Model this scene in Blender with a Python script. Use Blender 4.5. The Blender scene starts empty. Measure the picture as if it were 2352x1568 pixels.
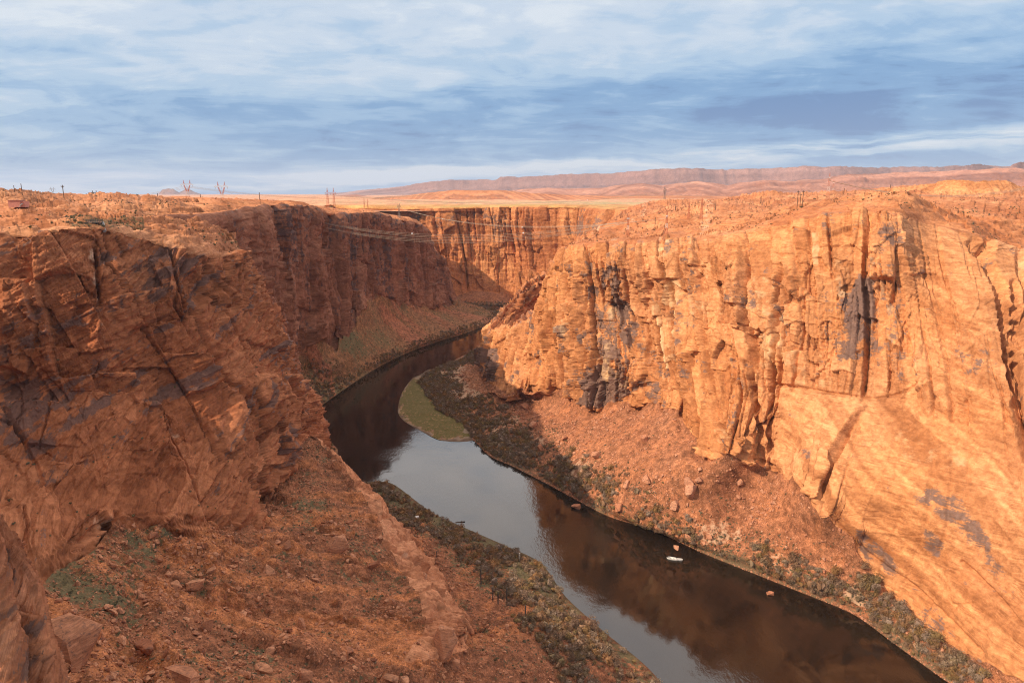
import bpy, math, random, time
import numpy as np
from mathutils import Vector, Matrix
T00 = time.time()
sc = bpy.context.scene
C = sc.collection
rng = np.random.default_rng(7)
random.seed(7)

# ------------------------------------------------------------------ camera, sky, sun, exposure
CH = 220.0                       # eye height over the river, metres
PITCH = math.radians(12.2)
FPX = 1568.0
cam = bpy.data.cameras.new('camera'); cam.lens = 24.0; cam.sensor_width = 36.0
cam.clip_start = 0.5; cam.clip_end = 90000
co = bpy.data.objects.new('camera', cam); C.objects.link(co)
co.location = (0, 0, CH); co.rotation_euler = (math.radians(90) - PITCH, 0, 0)
sc.camera = co

SUN_AZ = math.radians(246)       # clockwise from +Y
SUN_EL = math.radians(37)
SUN_DIR = Vector((math.sin(SUN_AZ) * math.cos(SUN_EL), math.cos(SUN_AZ) * math.cos(SUN_EL), math.sin(SUN_EL)))
sun = bpy.data.lights.new('sun', 'SUN'); sun.energy = 5.0; sun.angle = math.radians(0.55); sun.color = (1.0, 0.85, 0.66)
so = bpy.data.objects.new('sun', sun); C.objects.link(so)
so.rotation_euler = (-SUN_DIR).to_track_quat('-Z', 'Y').to_euler(); so.location = (-900, -900, 1500)

sc.view_settings.view_transform = 'Standard'; sc.view_settings.look = 'None'
sc.view_settings.exposure = -0.06; sc.view_settings.gamma = 1.0; sc.view_settings.use_curve_mapping = False
sc.cycles.use_denoising = True; sc.cycles.denoising_prefilter = 'NONE'; sc.cycles.filter_width = 1.1
sc.cycles.max_bounces = 5; sc.cycles.diffuse_bounces = 2; sc.cycles.glossy_bounces = 3
sc.cycles.volume_bounces = 0

# ---- node helpers
class NT:
    def __init__(s, tree): s.t = tree; s.n = tree.nodes; s.l = tree.links
    def new(s, typ, **kw):
        n = s.n.new(typ)
        for k, v in kw.items(): setattr(n, k, v)
        return n
    def link(s, a, b): s.l.new(a, b)
    def setin(s, n, k, v):
        if hasattr(v, 'is_output'): s.l.new(v, n.inputs[k])
        elif v is not None: n.inputs[k].default_value = v
    def math(s, op, a, b=None, c=None, clamp=False):
        n = s.new('ShaderNodeMath', operation=op, use_clamp=clamp)
        s.setin(n, 0, a); s.setin(n, 1, b); s.setin(n, 2, c); return n.outputs[0]
    def vmath(s, op, a, b=None, sc_=None):
        n = s.new('ShaderNodeVectorMath', operation=op)
        s.setin(n, 0, a); s.setin(n, 1, b)
        if sc_ is not None: s.setin(n, 3, sc_)
        return n.outputs[0]
    def mix(s, f, a, b, blend='MIX'):
        n = s.new('ShaderNodeMix', data_type='RGBA', blend_type=blend)
        s.setin(n, 0, f); s.setin(n, 6, a if hasattr(a, 'is_output') else tuple(a) + (1,) if len(a) == 3 else a)
        s.setin(n, 7, b if hasattr(b, 'is_output') else tuple(b) + (1,) if len(b) == 3 else b)
        return n.outputs[2]
    def noise(s, vec, scale, detail=4, rough=0.55, dist=0.0):
        n = s.new('ShaderNodeTexNoise'); s.setin(n, 'Vector', vec)
        n.inputs['Scale'].default_value = scale; n.inputs['Detail'].default_value = detail
        n.inputs['Roughness'].default_value = rough; n.inputs['Distortion'].default_value = dist
        return n.outputs[0]
    def smooth(s, x, a, b, lo=0.0, hi=1.0):
        n = s.new('ShaderNodeMapRange', interpolation_type='SMOOTHSTEP')
        s.setin(n, 0, x); s.setin(n, 1, a); s.setin(n, 2, b); s.setin(n, 3, lo); s.setin(n, 4, hi)
        return n.outputs[0]
    def comb(s, x, y, z):
        n = s.new('ShaderNodeCombineXYZ'); s.setin(n, 0, x); s.setin(n, 1, y); s.setin(n, 2, z); return n.outputs[0]
    def sep(s, v):
        n = s.new('ShaderNodeSeparateXYZ'); s.setin(n, 0, v); return n.outputs

def make_world():
    w = bpy.data.worlds.new('World'); sc.world = w; w.use_nodes = True
    t = NT(w.node_tree); t.n.clear()
    out = t.new('ShaderNodeOutputWorld'); bg = t.new('ShaderNodeBackground')
    sky = t.new('ShaderNodeTexSky', sky_type='NISHITA', sun_disc=False)
    sky.sun_elevation = SUN_EL; sky.sun_rotation = SUN_AZ; sky.air_density = 1.2; sky.dust_density = 1.5
    d = t.new('ShaderNodeTexCoord').outputs['Generated']
    x, y, z = t.sep(d)
    zc = t.math('MAXIMUM', z, 0.0)
    az = t.math('ARCTAN2', x, y)                      # azimuth, 0 straight ahead, + to the right
    den = t.math('ADD', zc, 0.10)
    px = t.math('DIVIDE', x, den); py = t.math('DIVIDE', y, den)
    warp = t.noise(t.comb(px, py, 0.0), 0.55, 3, 0.5)
    wv = t.math('MULTIPLY', t.math('SUBTRACT', warp, 0.5), 1.5)
    c1 = t.comb(t.math('MULTIPLY', t.math('ADD', px, wv), 0.55), t.math('ADD', py, wv), 0.3)
    big = t.noise(c1, 0.50, 4, 0.5)
    med = t.noise(c1, 1.7, 10, 0.64, 0.7)
    fine = t.noise(t.comb(t.math('MULTIPLY', az, 7.0), t.math('MULTIPLY', z, 34.0), t.math('MULTIPLY', wv, .5)), 1.0, 8, 0.58, 0.3)
    v = t.math('ADD', t.math('MULTIPLY', big, 0.9), t.math('MULTIPLY', med, 0.75))
    v = t.math('ADD', v, t.math('MULTIPLY', fine, 0.62))   # mean about 1.1
    lump = t.noise(t.comb(t.math('MULTIPLY', az, 9.0), t.math('MULTIPLY', z, 26.0), wv), 1.0, 7, 0.55, 1.2)
    v = t.math('ADD', v, t.math('MULTIPLY', t.math('SUBTRACT', lump, 0.5), 0.42))
    # the front lies darker to the right, lighter to the upper left and overhead
    v = t.math('ADD', v, t.smooth(az, -0.8, 0.85, 0.13, -0.12))
    v = t.math('ADD', v, t.smooth(z, 0.03, 0.26, -0.11, 0.15))
    v = t.math('ADD', v, t.smooth(z, 0.24, 0.42, 0.0, 0.20))
    # a dark bank low in the middle of the view and a lighter streak under it
    wob = t.math('MULTIPLY', t.math('SUBTRACT', t.noise(t.comb(t.math('MULTIPLY', az, 2.6), 0.0, 1.7), 1.0, 5, 0.6), 0.5), 0.055)
    zz = t.math('ADD', z, wob)
    zt = t.math('SUBTRACT', zz, t.math('MULTIPLY', az, 0.045))
    bank = t.math('MULTIPLY', t.smooth(zt, 0.035, 0.07), t.smooth(zt, 0.085, 0.16, 1.0, 0.0))
    v = t.math('SUBTRACT', v, t.math('MULTIPLY', bank, 0.17))
    streak = t.math('MULTIPLY', t.smooth(zt, 0.012, 0.030), t.smooth(zt, 0.036, 0.050, 1.0, 0.0))
    sfine = t.noise(t.comb(t.math('MULTIPLY', az, 3.5), t.math('MULTIPLY', zz, 50.0), 4.0), 1.0, 6, 0.6, 0.5)
    v = t.math('ADD', v, t.math('MULTIPLY', streak, t.smooth(sfine, 0.35, 0.60, 0.0, 0.55)))
    ramp = t.new('ShaderNodeValToRGB'); cr = ramp.color_ramp; cr.interpolation = 'EASE'
    t.link(t.math('ADD', t.math('MULTIPLY', t.math('SUBTRACT', v, 1.05), 1.2), 0.46), ramp.inputs[0])
    pts = [(0.06, (.10, .24, .53)), (0.28, (.19, .39, .69)), (0.46, (.33, .53, .79)), (0.62, (.49, .66, .86)), (0.80, (.66, .77, .91)), (1.0, (.82, .89, .97))]
    cr.elements[0].position = pts[0][0]; cr.elements[0].color = pts[0][1] + (1,)
    cr.elements[1].position = pts[1][0]; cr.elements[1].color = pts[1][1] + (1,)
    for p_, c_ in pts[2:]:
        e = cr.elements.new(p_); e.color = c_ + (1,)
    # overcast brightens smoothly towards the zenith; high up it is tinted warm
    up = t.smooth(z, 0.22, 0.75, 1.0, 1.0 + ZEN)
    warm = t.mix(t.smooth(z, 0.24, 0.42), (1, 1, 1), (1.0, 0.85, 0.74))
    cl = t.mix(1.0, ramp.outputs[0], warm, 'MULTIPLY')
    lilac = t.mix(t.smooth(z, 0.0, 0.07, 0.25, 0.0), (1, 1, 1), (1.10, 0.96, 0.98))
    cl = t.mix(1.0, cl, lilac, 'MULTIPLY')
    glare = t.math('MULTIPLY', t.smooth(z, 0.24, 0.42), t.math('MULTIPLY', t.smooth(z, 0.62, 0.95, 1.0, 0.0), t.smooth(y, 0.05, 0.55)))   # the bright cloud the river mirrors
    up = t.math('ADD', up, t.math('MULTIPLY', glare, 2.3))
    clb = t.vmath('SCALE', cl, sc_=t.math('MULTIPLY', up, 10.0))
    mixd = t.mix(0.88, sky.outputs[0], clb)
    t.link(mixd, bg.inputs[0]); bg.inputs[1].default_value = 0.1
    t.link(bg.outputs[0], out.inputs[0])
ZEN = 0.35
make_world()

# ------------------------------------------------------------------ survey maths
f_, cp_, sp_ = FPX, math.cos(PITCH), math.sin(PITCH)
def ray(u, v):
    a = (u - 1176) / f_; b = (784 - v) / f_
    return a, cp_ + b * sp_, -sp_ + b * cp_
def PD(u, v, D):
    x, y, z = ray(u, v); t = D / y
    return np.array((x * t, D, CH + z * t))
def PZ(u, v, Z=0.0):
    x, y, z = ray(u, v); t = (Z - CH) / z
    return np.array((x * t, y * t, Z))
def project(P):
    """bearing of points as seen from the viewpoint the survey was made from"""
    x = P[..., 0]; y = P[..., 1]; z = P[..., 2] - CH
    fw = y * cp_ - z * sp_; up = y * sp_ + z * cp_
    fw = np.where(fw < 1, 1, fw)
    return 1176 + x / fw * f_, 784 - up / fw * f_, fw
def W(x, y, z): return np.array((x, y, z), float)

# ------------------------------------------------------------------ noise
def _h(ix, iy, iz, seed):
    h = (ix.astype(np.uint32) * np.uint32(374761393) + iy.astype(np.uint32) * np.uint32(668265263)
         + (iz.astype(np.uint32) if hasattr(iz, 'astype') else np.uint32(iz)) * np.uint32(2147483647) + np.uint32((seed * 974711 + 12345) & 0xffffffff))
    h = (h ^ (h >> np.uint32(13))) * np.uint32(1274126177)
    h = (h ^ (h >> np.uint32(16))) * np.uint32(2246822519)
    return h ^ (h >> np.uint32(15))
def _r(h, k=0):
    h = (h * np.uint32(1664525) + np.uint32((1013904223 * (k + 1)) & 0xffffffff))
    h = (h ^ (h >> np.uint32(15))) * np.uint32(2246822519)
    h = h ^ (h >> np.uint32(13))
    return h.astype(np.float32) / np.float32(4294967295.0)
def vnoise(x, y, z, seed=0):
    """smooth value noise in -1..1"""
    x = np.asarray(x, np.float32); y = np.asarray(y, np.float32) + np.zeros_like(x); z = np.asarray(z, np.float32) + np.zeros_like(x)
    fx = np.floor(x); fy = np.floor(y); fz = np.floor(z)
    ix = fx.astype(np.int32); iy = fy.astype(np.int32); iz = fz.astype(np.int32)
    x = x - fx; y = y - fy; z = z - fz
    x = x * x * x * (x * (x * 6 - 15) + 10); y = y * y * y * (y * (y * 6 - 15) + 10); z = z * z * z * (z * (z * 6 - 15) + 10)
    r = 0
    for a in (0, 1):
        wa = x if a else 1 - x
        for b in (0, 1):
            wb = wa * (y if b else 1 - y)
            for c in (0, 1):
                hh = _h(ix + a, iy + b, iz + c, seed)
                r = r + wb * (z if c else 1 - z) * (hh.astype(np.float32) / np.float32(2147483648.0) - 1)
    return r
def fbm(x, y, z, seed=0, octs=4, gain=0.5):
    r = 0; a = 1; n = 0
    for o in range(octs):
        r = r + a * vnoise(x, y, z, seed + o * 17); n += a; a *= gain
        x = x * 2.03 + 11.3; y = y * 2.03 + 5.7; z = z * 2.03 + 3.1
    return r / n
def worley(x, y, seed=0, jit=0.9):
    """2-D cells: F1, F2, hash of the cell, offsets from the cell's point"""
    x = np.asarray(x, np.float32); y = np.asarray(y, np.float32)
    fx = np.floor(x).astype(np.int32); fy = np.floor(y).astype(np.int32)
    F1 = np.full(x.shape, 9, np.float32); F2 = F1.copy(); H = np.zeros(x.shape, np.uint32)
    DX = np.zeros(x.shape, np.float32); DY = DX.copy()
    for i in (-1, 0, 1):
        for j in (-1, 0, 1):
            h = _h(fx + i, fy + j, 0, seed)
            dx = x - (fx + i + 0.5 + (_r(h, 1) - 0.5) * jit); dy = y - (fy + j + 0.5 + (_r(h, 2) - 0.5) * jit)
            d = dx * dx + dy * dy
            n = d < F1
            F2 = np.where(n, F1, np.minimum(F2, d)); H = np.where(n, h, H)
            DX = np.where(n, dx, DX); DY = np.where(n, dy, DY); F1 = np.where(n, d, F1)
    return np.sqrt(F1), np.sqrt(F2), H, DX, DY
def sstep(a, b, x):
    t = np.clip((x - a) / (b - a), 0, 1); return t * t * (3 - 2 * t)

# ------------------------------------------------------------------ lofted terrain
def catmull(pts, n, par=None):
    """pts (k,...) -> samples at par in 0..k-1"""
    k = len(pts); i = np.clip(np.floor(par).astype(int), 0, k - 2); t = (par - i)
    t = t.reshape((-1,) + (1,) * (pts.ndim - 1))
    p0 = pts[np.clip(i - 1, 0, k - 1)]; p1 = pts[i]; p2 = pts[i + 1]; p3 = pts[np.clip(i + 2, 0, k - 1)]
    m1 = (p2 - p0) * 0.5 * 0.8; m2 = (p3 - p1) * 0.5 * 0.8
    t2 = t * t; t3 = t2 * t
    return (2 * t3 - 3 * t2 + 1) * p1 + (t3 - 2 * t2 + t) * m1 + (-2 * t3 + 3 * t2) * p2 + (t3 - t2) * m2
def fray(L, t0, A, B, seed, amp, lo=.35, hi=.5, cone=True):
    """break a straight junction row: raise and lower it along the wall"""
    S_ = np.repeat(L.S[L.row(t0)][None], L.N, 0); T_ = L.T
    w = sstep(t0 - lo, t0, T_) * (1 - sstep(t0, t0 + hi, T_))
    n = fbm(S_ / A, 0 * S_, 0 * S_, seed, 3) + .5 * fbm(S_ / B, 0 * S_, 0 * S_, seed + 5, 3)
    if cone: n = .5 - 1.6 * np.abs(n)
    L.P[..., 2] += amp * w * n
class Loft:
    """stations: list of dicts row-number -> point; rows: [(t0, t1, n), ...]; cols = samples between stations"""
    def __init__(s, stations, rows, cols):
        ts = []
        for a, b, n in rows: ts += list(np.linspace(a, b, n, endpoint=False))
        ts.append(rows[-1][1]); s.t = np.array(ts); N = len(ts)
        prof = []
        for st in stations:
            ks = sorted(st); kk = np.array(ks, float); pp = np.array([st[k] for k in ks], float)
            par = np.interp(s.t, kk, np.arange(len(kk)))
            lin = np.stack([np.interp(s.t, kk, pp[:, c]) for c in range(3)], 1)
            sm = catmull(pp, N, par)
            prof.append(0.45 * lin + 0.55 * sm)
        prof = np.array(prof)                                   # (S,N,3)
        par = np.concatenate([np.linspace(i, i + 1, c, endpoint=False) for i, c in enumerate(cols)] + [[len(cols)]])
        s.P = catmull(prof, len(par), par).transpose(1, 0, 2).copy()      # (N,M,3)
        s.par = par
        s.N, s.M = s.P.shape[:2]
        s.T = np.repeat(s.t[:, None], s.M, 1)
        d = np.linalg.norm(np.diff(s.P, axis=1), axis=2)
        s.S = np.zeros((s.N, s.M)); s.S[:, 1:] = np.cumsum(d, 1)
    def normals(s, P=None):
        P = s.P if P is None else P
        du = np.gradient(P, axis=1); dv = np.gradient(P, axis=0)
        n = np.cross(du, dv); l = np.linalg.norm(n, axis=2, keepdims=True); l[l == 0] = 1
        return n / l
    def row(s, t): return int(np.argmin(abs(s.t - t)))

MASKS = {}
def sheet(name, P, mat, r0, r1, flip=False, mask=None, c0=0, c1=None, smooth=False, kind='structure'):
    """rows r0..r1 of a displaced grid become one object"""
    c1 = P.shape[1] - 1 if c1 is None else c1
    Q = P[r0:r1 + 1, c0:c1 + 1]; n, m = Q.shape[:2]
    idx = np.arange(n * m).reshape(n, m)
    a, b, c, d = idx[:-1, :-1].ravel(), idx[:-1, 1:].ravel(), idx[1:, 1:].ravel(), idx[1:, :-1].ravel()
    F = np.stack((a, d, c, b) if not flip else (a, b, c, d), 1).ravel()
    me = bpy.data.meshes.new(name)
    me.vertices.add(n * m); me.vertices.foreach_set('co', Q.reshape(-1).astype(np.float32))
    me.loops.add(len(F)); me.loops.foreach_set('vertex_index', F.astype(np.int32))
    nf = len(F) // 4
    me.polygons.add(nf); me.polygons.foreach_set('loop_start', np.arange(0, 4 * nf, 4, dtype=np.int32))
    me.polygons.foreach_set('loop_total', np.full(nf, 4, np.int32))
    if smooth: me.polygons.foreach_set('use_smooth', np.ones(nf, bool))
    if mask is not None:
        at = me.color_attributes.new('mask', 'FLOAT_COLOR', 'POINT')
        mk = np.zeros((n * m, 4), np.float32); mk[:, :mask.shape[2]] = mask[r0:r1 + 1, c0:c1 + 1].reshape(n * m, -1)
        at.data.foreach_set('color', mk.ravel())
    me.materials.append(mat); me.update(calc_edges=True)
    o = bpy.data.objects.new(name, me); C.objects.link(o)
    if kind: o['kind'] = kind
    return o

def blur(A, k):
    A = A.copy()
    for ax in (0, 1):
        c = np.cumsum(np.concatenate([np.repeat(np.take(A, [0], ax), k + 1, ax), A, np.repeat(np.take(A, [-1], ax), k, ax)], ax), ax)
        n = A.shape[ax]
        A = (np.take(c, range(2 * k + 1, 2 * k + 1 + n), ax) - np.take(c, range(0, n), ax)) / (2 * k + 1)
    return A

def columns(S, Z, seed, w, amp, h=0, hamp=0, crack=0.0, cw=.6, lean=0.0, shelf=0.0):
    """wall split by upright joints into columns, each column broken across at its own heights"""
    x = (S + lean * Z + .28 * w * vnoise(S / (2.5 * w), Z / (6 * w), 0, seed + 1) + .10 * w * vnoise(S / w, Z / (1.5 * w), 0, seed + 2)) / w
    i0 = np.floor(x).astype(np.int32); F1 = np.full(x.shape, 9, np.float32); F2 = F1.copy(); H = np.zeros(x.shape, np.uint32); DX = np.zeros(x.shape, np.float32)
    for k in (-1, 0, 1):
        hh = _h(i0 + k, i0 * 0 + seed, 0, seed); dx = x - (i0 + k + .5 + (_r(hh, 1) - .5) * .85); d = np.abs(dx)
        n = d < F1; F2 = np.where(n, F1, np.minimum(F2, d)); H = np.where(n, hh, H); DX = np.where(n, dx, DX); F1 = np.where(n, d, F1)
    e = (F2 - F1) * w * .5
    r = (_r(H, 3) - .5) * 2 * amp + DX * (_r(H, 4) - .5) * 2.4 * amp
    if h:
        z = (Z + (_r(H, 5) * 97.0) * h + .18 * h * vnoise(S / w * 1.3, Z / h * .6, 0, seed + 5) + (_r(H, 6) - .5) * .5 * (S % 1000)) / (h * (.6 + .9 * _r(H, 7)))
        j0 = np.floor(z).astype(np.int32); G1 = np.full(x.shape, 9, np.float32); K = np.zeros(x.shape, np.uint32); DZ = G1.copy() * 0
        for k in (-1, 0, 1):
            hh = _h(j0 + k, (H >> np.uint32(8)).astype(np.int32), 0, seed + 9); dz = z - (j0 + k + .5 + (_r(hh, 1) - .5) * .85); d = np.abs(dz)
            n = d < G1; K = np.where(n, hh, K); DZ = np.where(n, dz, DZ); G1 = np.where(n, d, G1)
        r = r + (_r(K, 3) - .5) * 2 * hamp + shelf * DZ * (_r(K, 4) - .2) + DX * (_r(K, 6) - .5) * hamp * 2
        H = K
    if crack:
        on = sstep(-.15, .35, vnoise(S / w * .9, Z / (7 * w), 0, seed + 7))
        r = r - crack * on * np.clip(1 - e / cw, 0, 1) ** .6
    return r, H, e

def seg_dist(U, V, pts):
    """distance from grid bearings to a polyline, and the position along it 0..1"""
    best = np.full(U.shape, 1e9); al = np.zeros(U.shape); side = np.zeros(U.shape)
    n = len(pts) - 1
    for i in range(n):
        (x0, y0), (x1, y1) = pts[i], pts[i + 1]
        dx, dy = x1 - x0, y1 - y0; L = dx * dx + dy * dy
        t = np.clip(((U - x0) * dx + (V - y0) * dy) / L, 0, 1)
        ex = U - (x0 + t * dx); ey = V - (y0 + t * dy)
        d = np.hypot(ex, ey); m = d < best
        best = np.where(m, d, best); al = np.where(m, (i + t) / n, al); side = np.where(m, np.sign(ex * dy - ey * dx), side)
    return best, al, side
def inpoly(U, V, poly):
    r = np.zeros(U.shape, bool); n = len(poly); j = n - 1
    for i in range(n):
        xi, yi = poly[i]; xj, yj = poly[j]
        if yi != yj:
            r ^= ((yi > V) != (yj > V)) & (U < (xj - xi) * (V - yi) / (yj - yi) + xi)
        j = i
    return r

def jointed(S, Z, seed, sx, sz, amp, tilt=0.0, facet=0.6, crack=0.0, cw=0.08, lean=0.0):
    """blocks bounded by joints: each cell stands proud by its own amount and faces its own way"""
    x = (S + lean * Z) / sx; z = (Z + tilt * S) / sz
    F1, F2, H, DX, DY = worley(x, z, seed)
    o = (_r(H, 3) - 0.5) * 2 + facet * (DX * (_r(H, 4) - 0.5) * 3 + DY * (_r(H, 5) - 0.5) * 2)
    r = o * amp
    e = F2 - F1
    if crack: r = r - crack * (1 - sstep(0, cw, e)) * (0.3 + 0.7 * _r(H, 7))
    return r, H, e
# ------------------------------------------------------------------ materials
def newmat(name):
    m = bpy.data.materials.new(name); m.use_nodes = True
    t = NT(m.node_tree); t.n.clear()
    out = t.new('ShaderNodeOutputMaterial'); bs = t.new('ShaderNodeBsdfPrincipled')
    t.link(bs.outputs[0], out.inputs[0]); bs.inputs['Roughness'].default_value = 0.9
    bs.inputs['Specular IOR Level'].default_value = 0.2
    return m, t, bs
def bump(t, h, strength, dist, prev=None):
    n = t.new('ShaderNodeBump'); n.inputs['Strength'].default_value = strength; n.inputs['Distance'].default_value = dist
    t.link(h, n.inputs['Height'])
    if prev is not None: t.link(prev, n.inputs['Normal'])
    return n.outputs[0]
def rock_mat(name, a, b, dark, pale, dip=(0.12, 0.05), freq=0.9, bmp=0.5, bd=1.0, streaks=0.5, soil=(.30, .115, .05), veg=(.085, .085, .04), scale=1.0, tk=0.9):
    """cross-bedded sandstone: mask = (varnish, fresh scar, soil/plants, block tint)"""
    m, t, bs = newmat(name)
    P = t.new('ShaderNodeNewGeometry').outputs['Position']
    mk = t.new('ShaderNodeVertexColor'); mk.layer_name = 'mask'
    mr, mg, mb = t.sep(mk.outputs[0]); ma = mk.outputs[1]
    x, y, z = t.sep(P)
    big = t.noise(P, 0.012 * scale, 3, 0.5)
    vs_ = t.new('ShaderNodeTexVoronoi'); vs_.inputs['Scale'].default_value = 0.016 * scale        # bedding sets tilt their own way
    t.link(t.vmath('ADD', t.vmath('MULTIPLY', P, (.6, .6, 2.4)), t.vmath('SCALE', t.vmath('MULTIPLY', t.vmath('ADD', t.comb(t.noise(P, .03 * scale, 3, .5), t.noise(P, .027 * scale, 3, .5), t.noise(P, .033 * scale, 3, .5)), (-.5, -.5, -.5)), (1, 1, 1)), sc_=60.0 / scale)), vs_.inputs['Vector'])
    tilt = t.math('MULTIPLY', t.math('SUBTRACT', t.sep(vs_.outputs['Color'])[0], 0.5), tk)
    zz = t.math('ADD', z, t.math('MULTIPLY', t.math('ADD', x, y), t.math('ADD', tilt, dip[0])))
    wrp = t.math('MULTIPLY', t.noise(P, 0.05 * scale, 3, 0.5), 4.0 / scale)
    zz = t.math('ADD', zz, wrp)
    lay = t.noise(t.comb(t.math('MULTIPLY', x, 0.065 * scale), t.math('MULTIPLY', y, 0.065 * scale), t.math('MULTIPLY', zz, freq * scale)), 1.0, 7, 0.72)
    lay2 = t.noise(t.comb(t.math('MULTIPLY', x, 0.012 * scale), t.math('MULTIPLY', y, 0.012 * scale), t.math('MULTIPLY', zz, 0.12 * scale)), 1.0, 4, 0.6)
    grain = t.noise(P, 0.9 * scale, 8, 0.7)
    mott = t.noise(P, 0.13 * scale, 6, 0.6)
    col = t.mix(t.smooth(big, 0.36, 0.64), a, b)
    col = t.mix(t.smooth(lay2, 0.35, 0.68, 0.0, 0.6), col, tuple(0.75 * c for c in a), 'MIX')
    tint = t.mix(t.smooth(ma, 0.0, 1.0), (.66, .58, .52), (1.24, 1.3, 1.34))
    col = t.mix(0.9, col, tint, 'MULTIPLY')
    g = t.mix(t.smooth(lay, 0.38, 0.62), (.62, .55, .50), (1.22, 1.26, 1.30))
    col = t.mix(t.smooth(mott, .35, .65, .08, .75), col, g, 'MULTIPLY')
    g2 = t.mix(t.smooth(grain, 0.30, 0.70), (.74, .70, .66), (1.22, 1.22, 1.22))
    col = t.mix(0.5, col, g2, 'MULTIPLY')
    midn = t.noise(P, 0.30 * scale, 5, 0.62)
    col = t.mix(0.6, col, t.mix(t.smooth(midn, .32, .68), (.66, .60, .56), (1.24, 1.26, 1.28)), 'MULTIPLY')
    # desert varnish: sheets with ragged edges that break along the bedding and run down in streaks
    run = t.noise(t.comb(t.math('MULTIPLY', x, 0.35 * scale), t.math('MULTIPLY', y, 0.35 * scale), t.math('MULTIPLY', z, 0.022 * scale)), 1.0, 5, 0.6)
    va = t.math('ADD', t.math('MULTIPLY', t.math('SUBTRACT', mott, 0.5), 1.3), t.math('MULTIPLY', t.math('SUBTRACT', lay, 0.5), 1.1))
    va = t.math('ADD', va, t.math('MULTIPLY', t.math('SUBTRACT', run, 0.5), 1.0 * streaks))
    va = t.math('ADD', va, t.math('MULTIPLY', mr, 1.0))
    vf = t.smooth(va, 0.46, 0.62, 0.0, 0.86)
    dk = t.mix(t.smooth(run, 0.35, 0.65), dark, tuple(min(1, c * 1.5) for c in dark))
    dk = t.mix(t.smooth(grain, 0.3, 0.7), dk, tuple(c * 0.75 for c in dark))
    col = t.mix(vf, col, dk)
    pf = t.math('MULTIPLY', t.smooth(t.math('ADD', mg, t.math('MULTIPLY', t.math('SUBTRACT', mott, .5), 1.0)), 0.45, 0.75), 0.8)
    col = t.mix(pf, col, pale)
    # soil and plant cover on ledges
    sm = t.smooth(t.math('ADD', mb, t.math('MULTIPLY', t.math('SUBTRACT', mott, .5), 0.9)), 0.42, 0.62)
    sgr = t.mix(t.smooth(t.noise(P, 0.5 * scale, 5, 0.65), 0.42, 0.60), soil, veg)
    col = t.mix(t.math('MULTIPLY', sm, 0.8), col, sgr)
    t.link(col, bs.inputs['Base Color'])
    t.link(t.smooth(vf, 0, 1, 0.92, 0.62), bs.inputs['Roughness'])
    n1 = bump(t, lay, bmp * .7, 1.1 * bd)
    n2 = bump(t, t.noise(t.vmath('MULTIPLY', P, (1, 1, 1.8)), 0.5 * scale, 6, 0.6), bmp * 0.5, 0.9 * bd, n1)
    n3 = bump(t, grain, bmp * 0.7, 0.45 * bd, n2)
    t.link(n3, bs.inputs['Normal'])
    return m

def soil_mat(name, a, b, gravel, veg, pale, bmp=0.6, down=(0, 0), vcol2=None, scale=1.0, stripe=0.35):
    """loose slope: mask = (stripes of fresh rubble, pale sand, plants, damp or dark)"""
    m, t, bs = newmat(name)
    P = t.new('ShaderNodeNewGeometry').outputs['Position']
    mk = t.new('ShaderNodeVertexColor'); mk.layer_name = 'mask'
    mr, mg, mb = t.sep(mk.outputs[0]); ma = mk.outputs[1]
    big = t.noise(P, 0.03 * scale, 4, 0.6)
    mid = t.noise(P, 0.22 * scale, 6, 0.65)
    fin = t.noise(P, 1.6 * scale, 5, 0.7)
    vor = t.new('ShaderNodeTexVoronoi'); t.link(P, vor.inputs['Vector']); vor.inputs['Scale'].default_value = 0.75 * scale
    vc = t.sep(vor.outputs['Color'])[0]
    vor2 = t.new('ShaderNodeTexVoronoi'); t.link(P, vor2.inputs['Vector']); vor2.inputs['Scale'].default_value = 0.42 * scale
    col = t.mix(t.smooth(big, .35, .65), a, b)
    col = t.mix(t.smooth(mr, 0.25, 0.8, 0.0, 0.85), col, gravel)
    col = t.mix(t.smooth(vc, 0.66, 0.95, 0.0, 0.55), col, tuple(min(.8, c * 1.5) for c in b))
    gg = t.mix(t.smooth(mid, .3, .7), (.52, .50, .47), (1.42, 1.40, 1.36))
    col = t.mix(.95, col, gg, 'MULTIPLY')
    g2 = t.mix(t.smooth(fin, .3, .7), (.50, .48, .46), (1.5, 1.47, 1.42))
    col = t.mix(.9, col, g2, 'MULTIPLY')
    col = t.mix(t.smooth(t.math('ADD', mg, t.math('MULTIPLY', t.math('SUBTRACT', mid, .5), 1.4)), .42, .66, 0, .85), col, pale)
    vm = t.smooth(t.math('ADD', mb, t.math('MULTIPLY', t.math('SUBTRACT', t.noise(P, .45 * scale, 6, .7), .5), 2.0)), .42, .70, 0, .9)
    vv = t.mix(t.smooth(fin, .35, .65), veg, vcol2 or tuple(c * 1.6 for c in veg))
    col = t.mix(vm, col, vv)
    # small shrub dots
    dots = t.math('MULTIPLY', t.smooth(vor2.outputs['Distance'], .16, .34, 1, 0), t.smooth(t.math('ADD', t.sep(vor2.outputs['Color'])[1], mb), .75, .95))
    col = t.mix(t.math('MULTIPLY', dots, .8), col, tuple(c * .9 for c in veg))
    col = t.mix(t.smooth(ma, .1, 1.0, 0, .8), col, tuple(c * .35 for c in a))
    t.link(col, bs.inputs['Base Color']); bs.inputs['Roughness'].default_value = .95
    n1 = bump(t, mid, bmp, 1.6); n2 = bump(t, vc, bmp * .5, .35, n1); n3 = bump(t, fin, bmp, .45, n2)
    t.link(n3, bs.inputs['Normal'])
    return m

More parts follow.
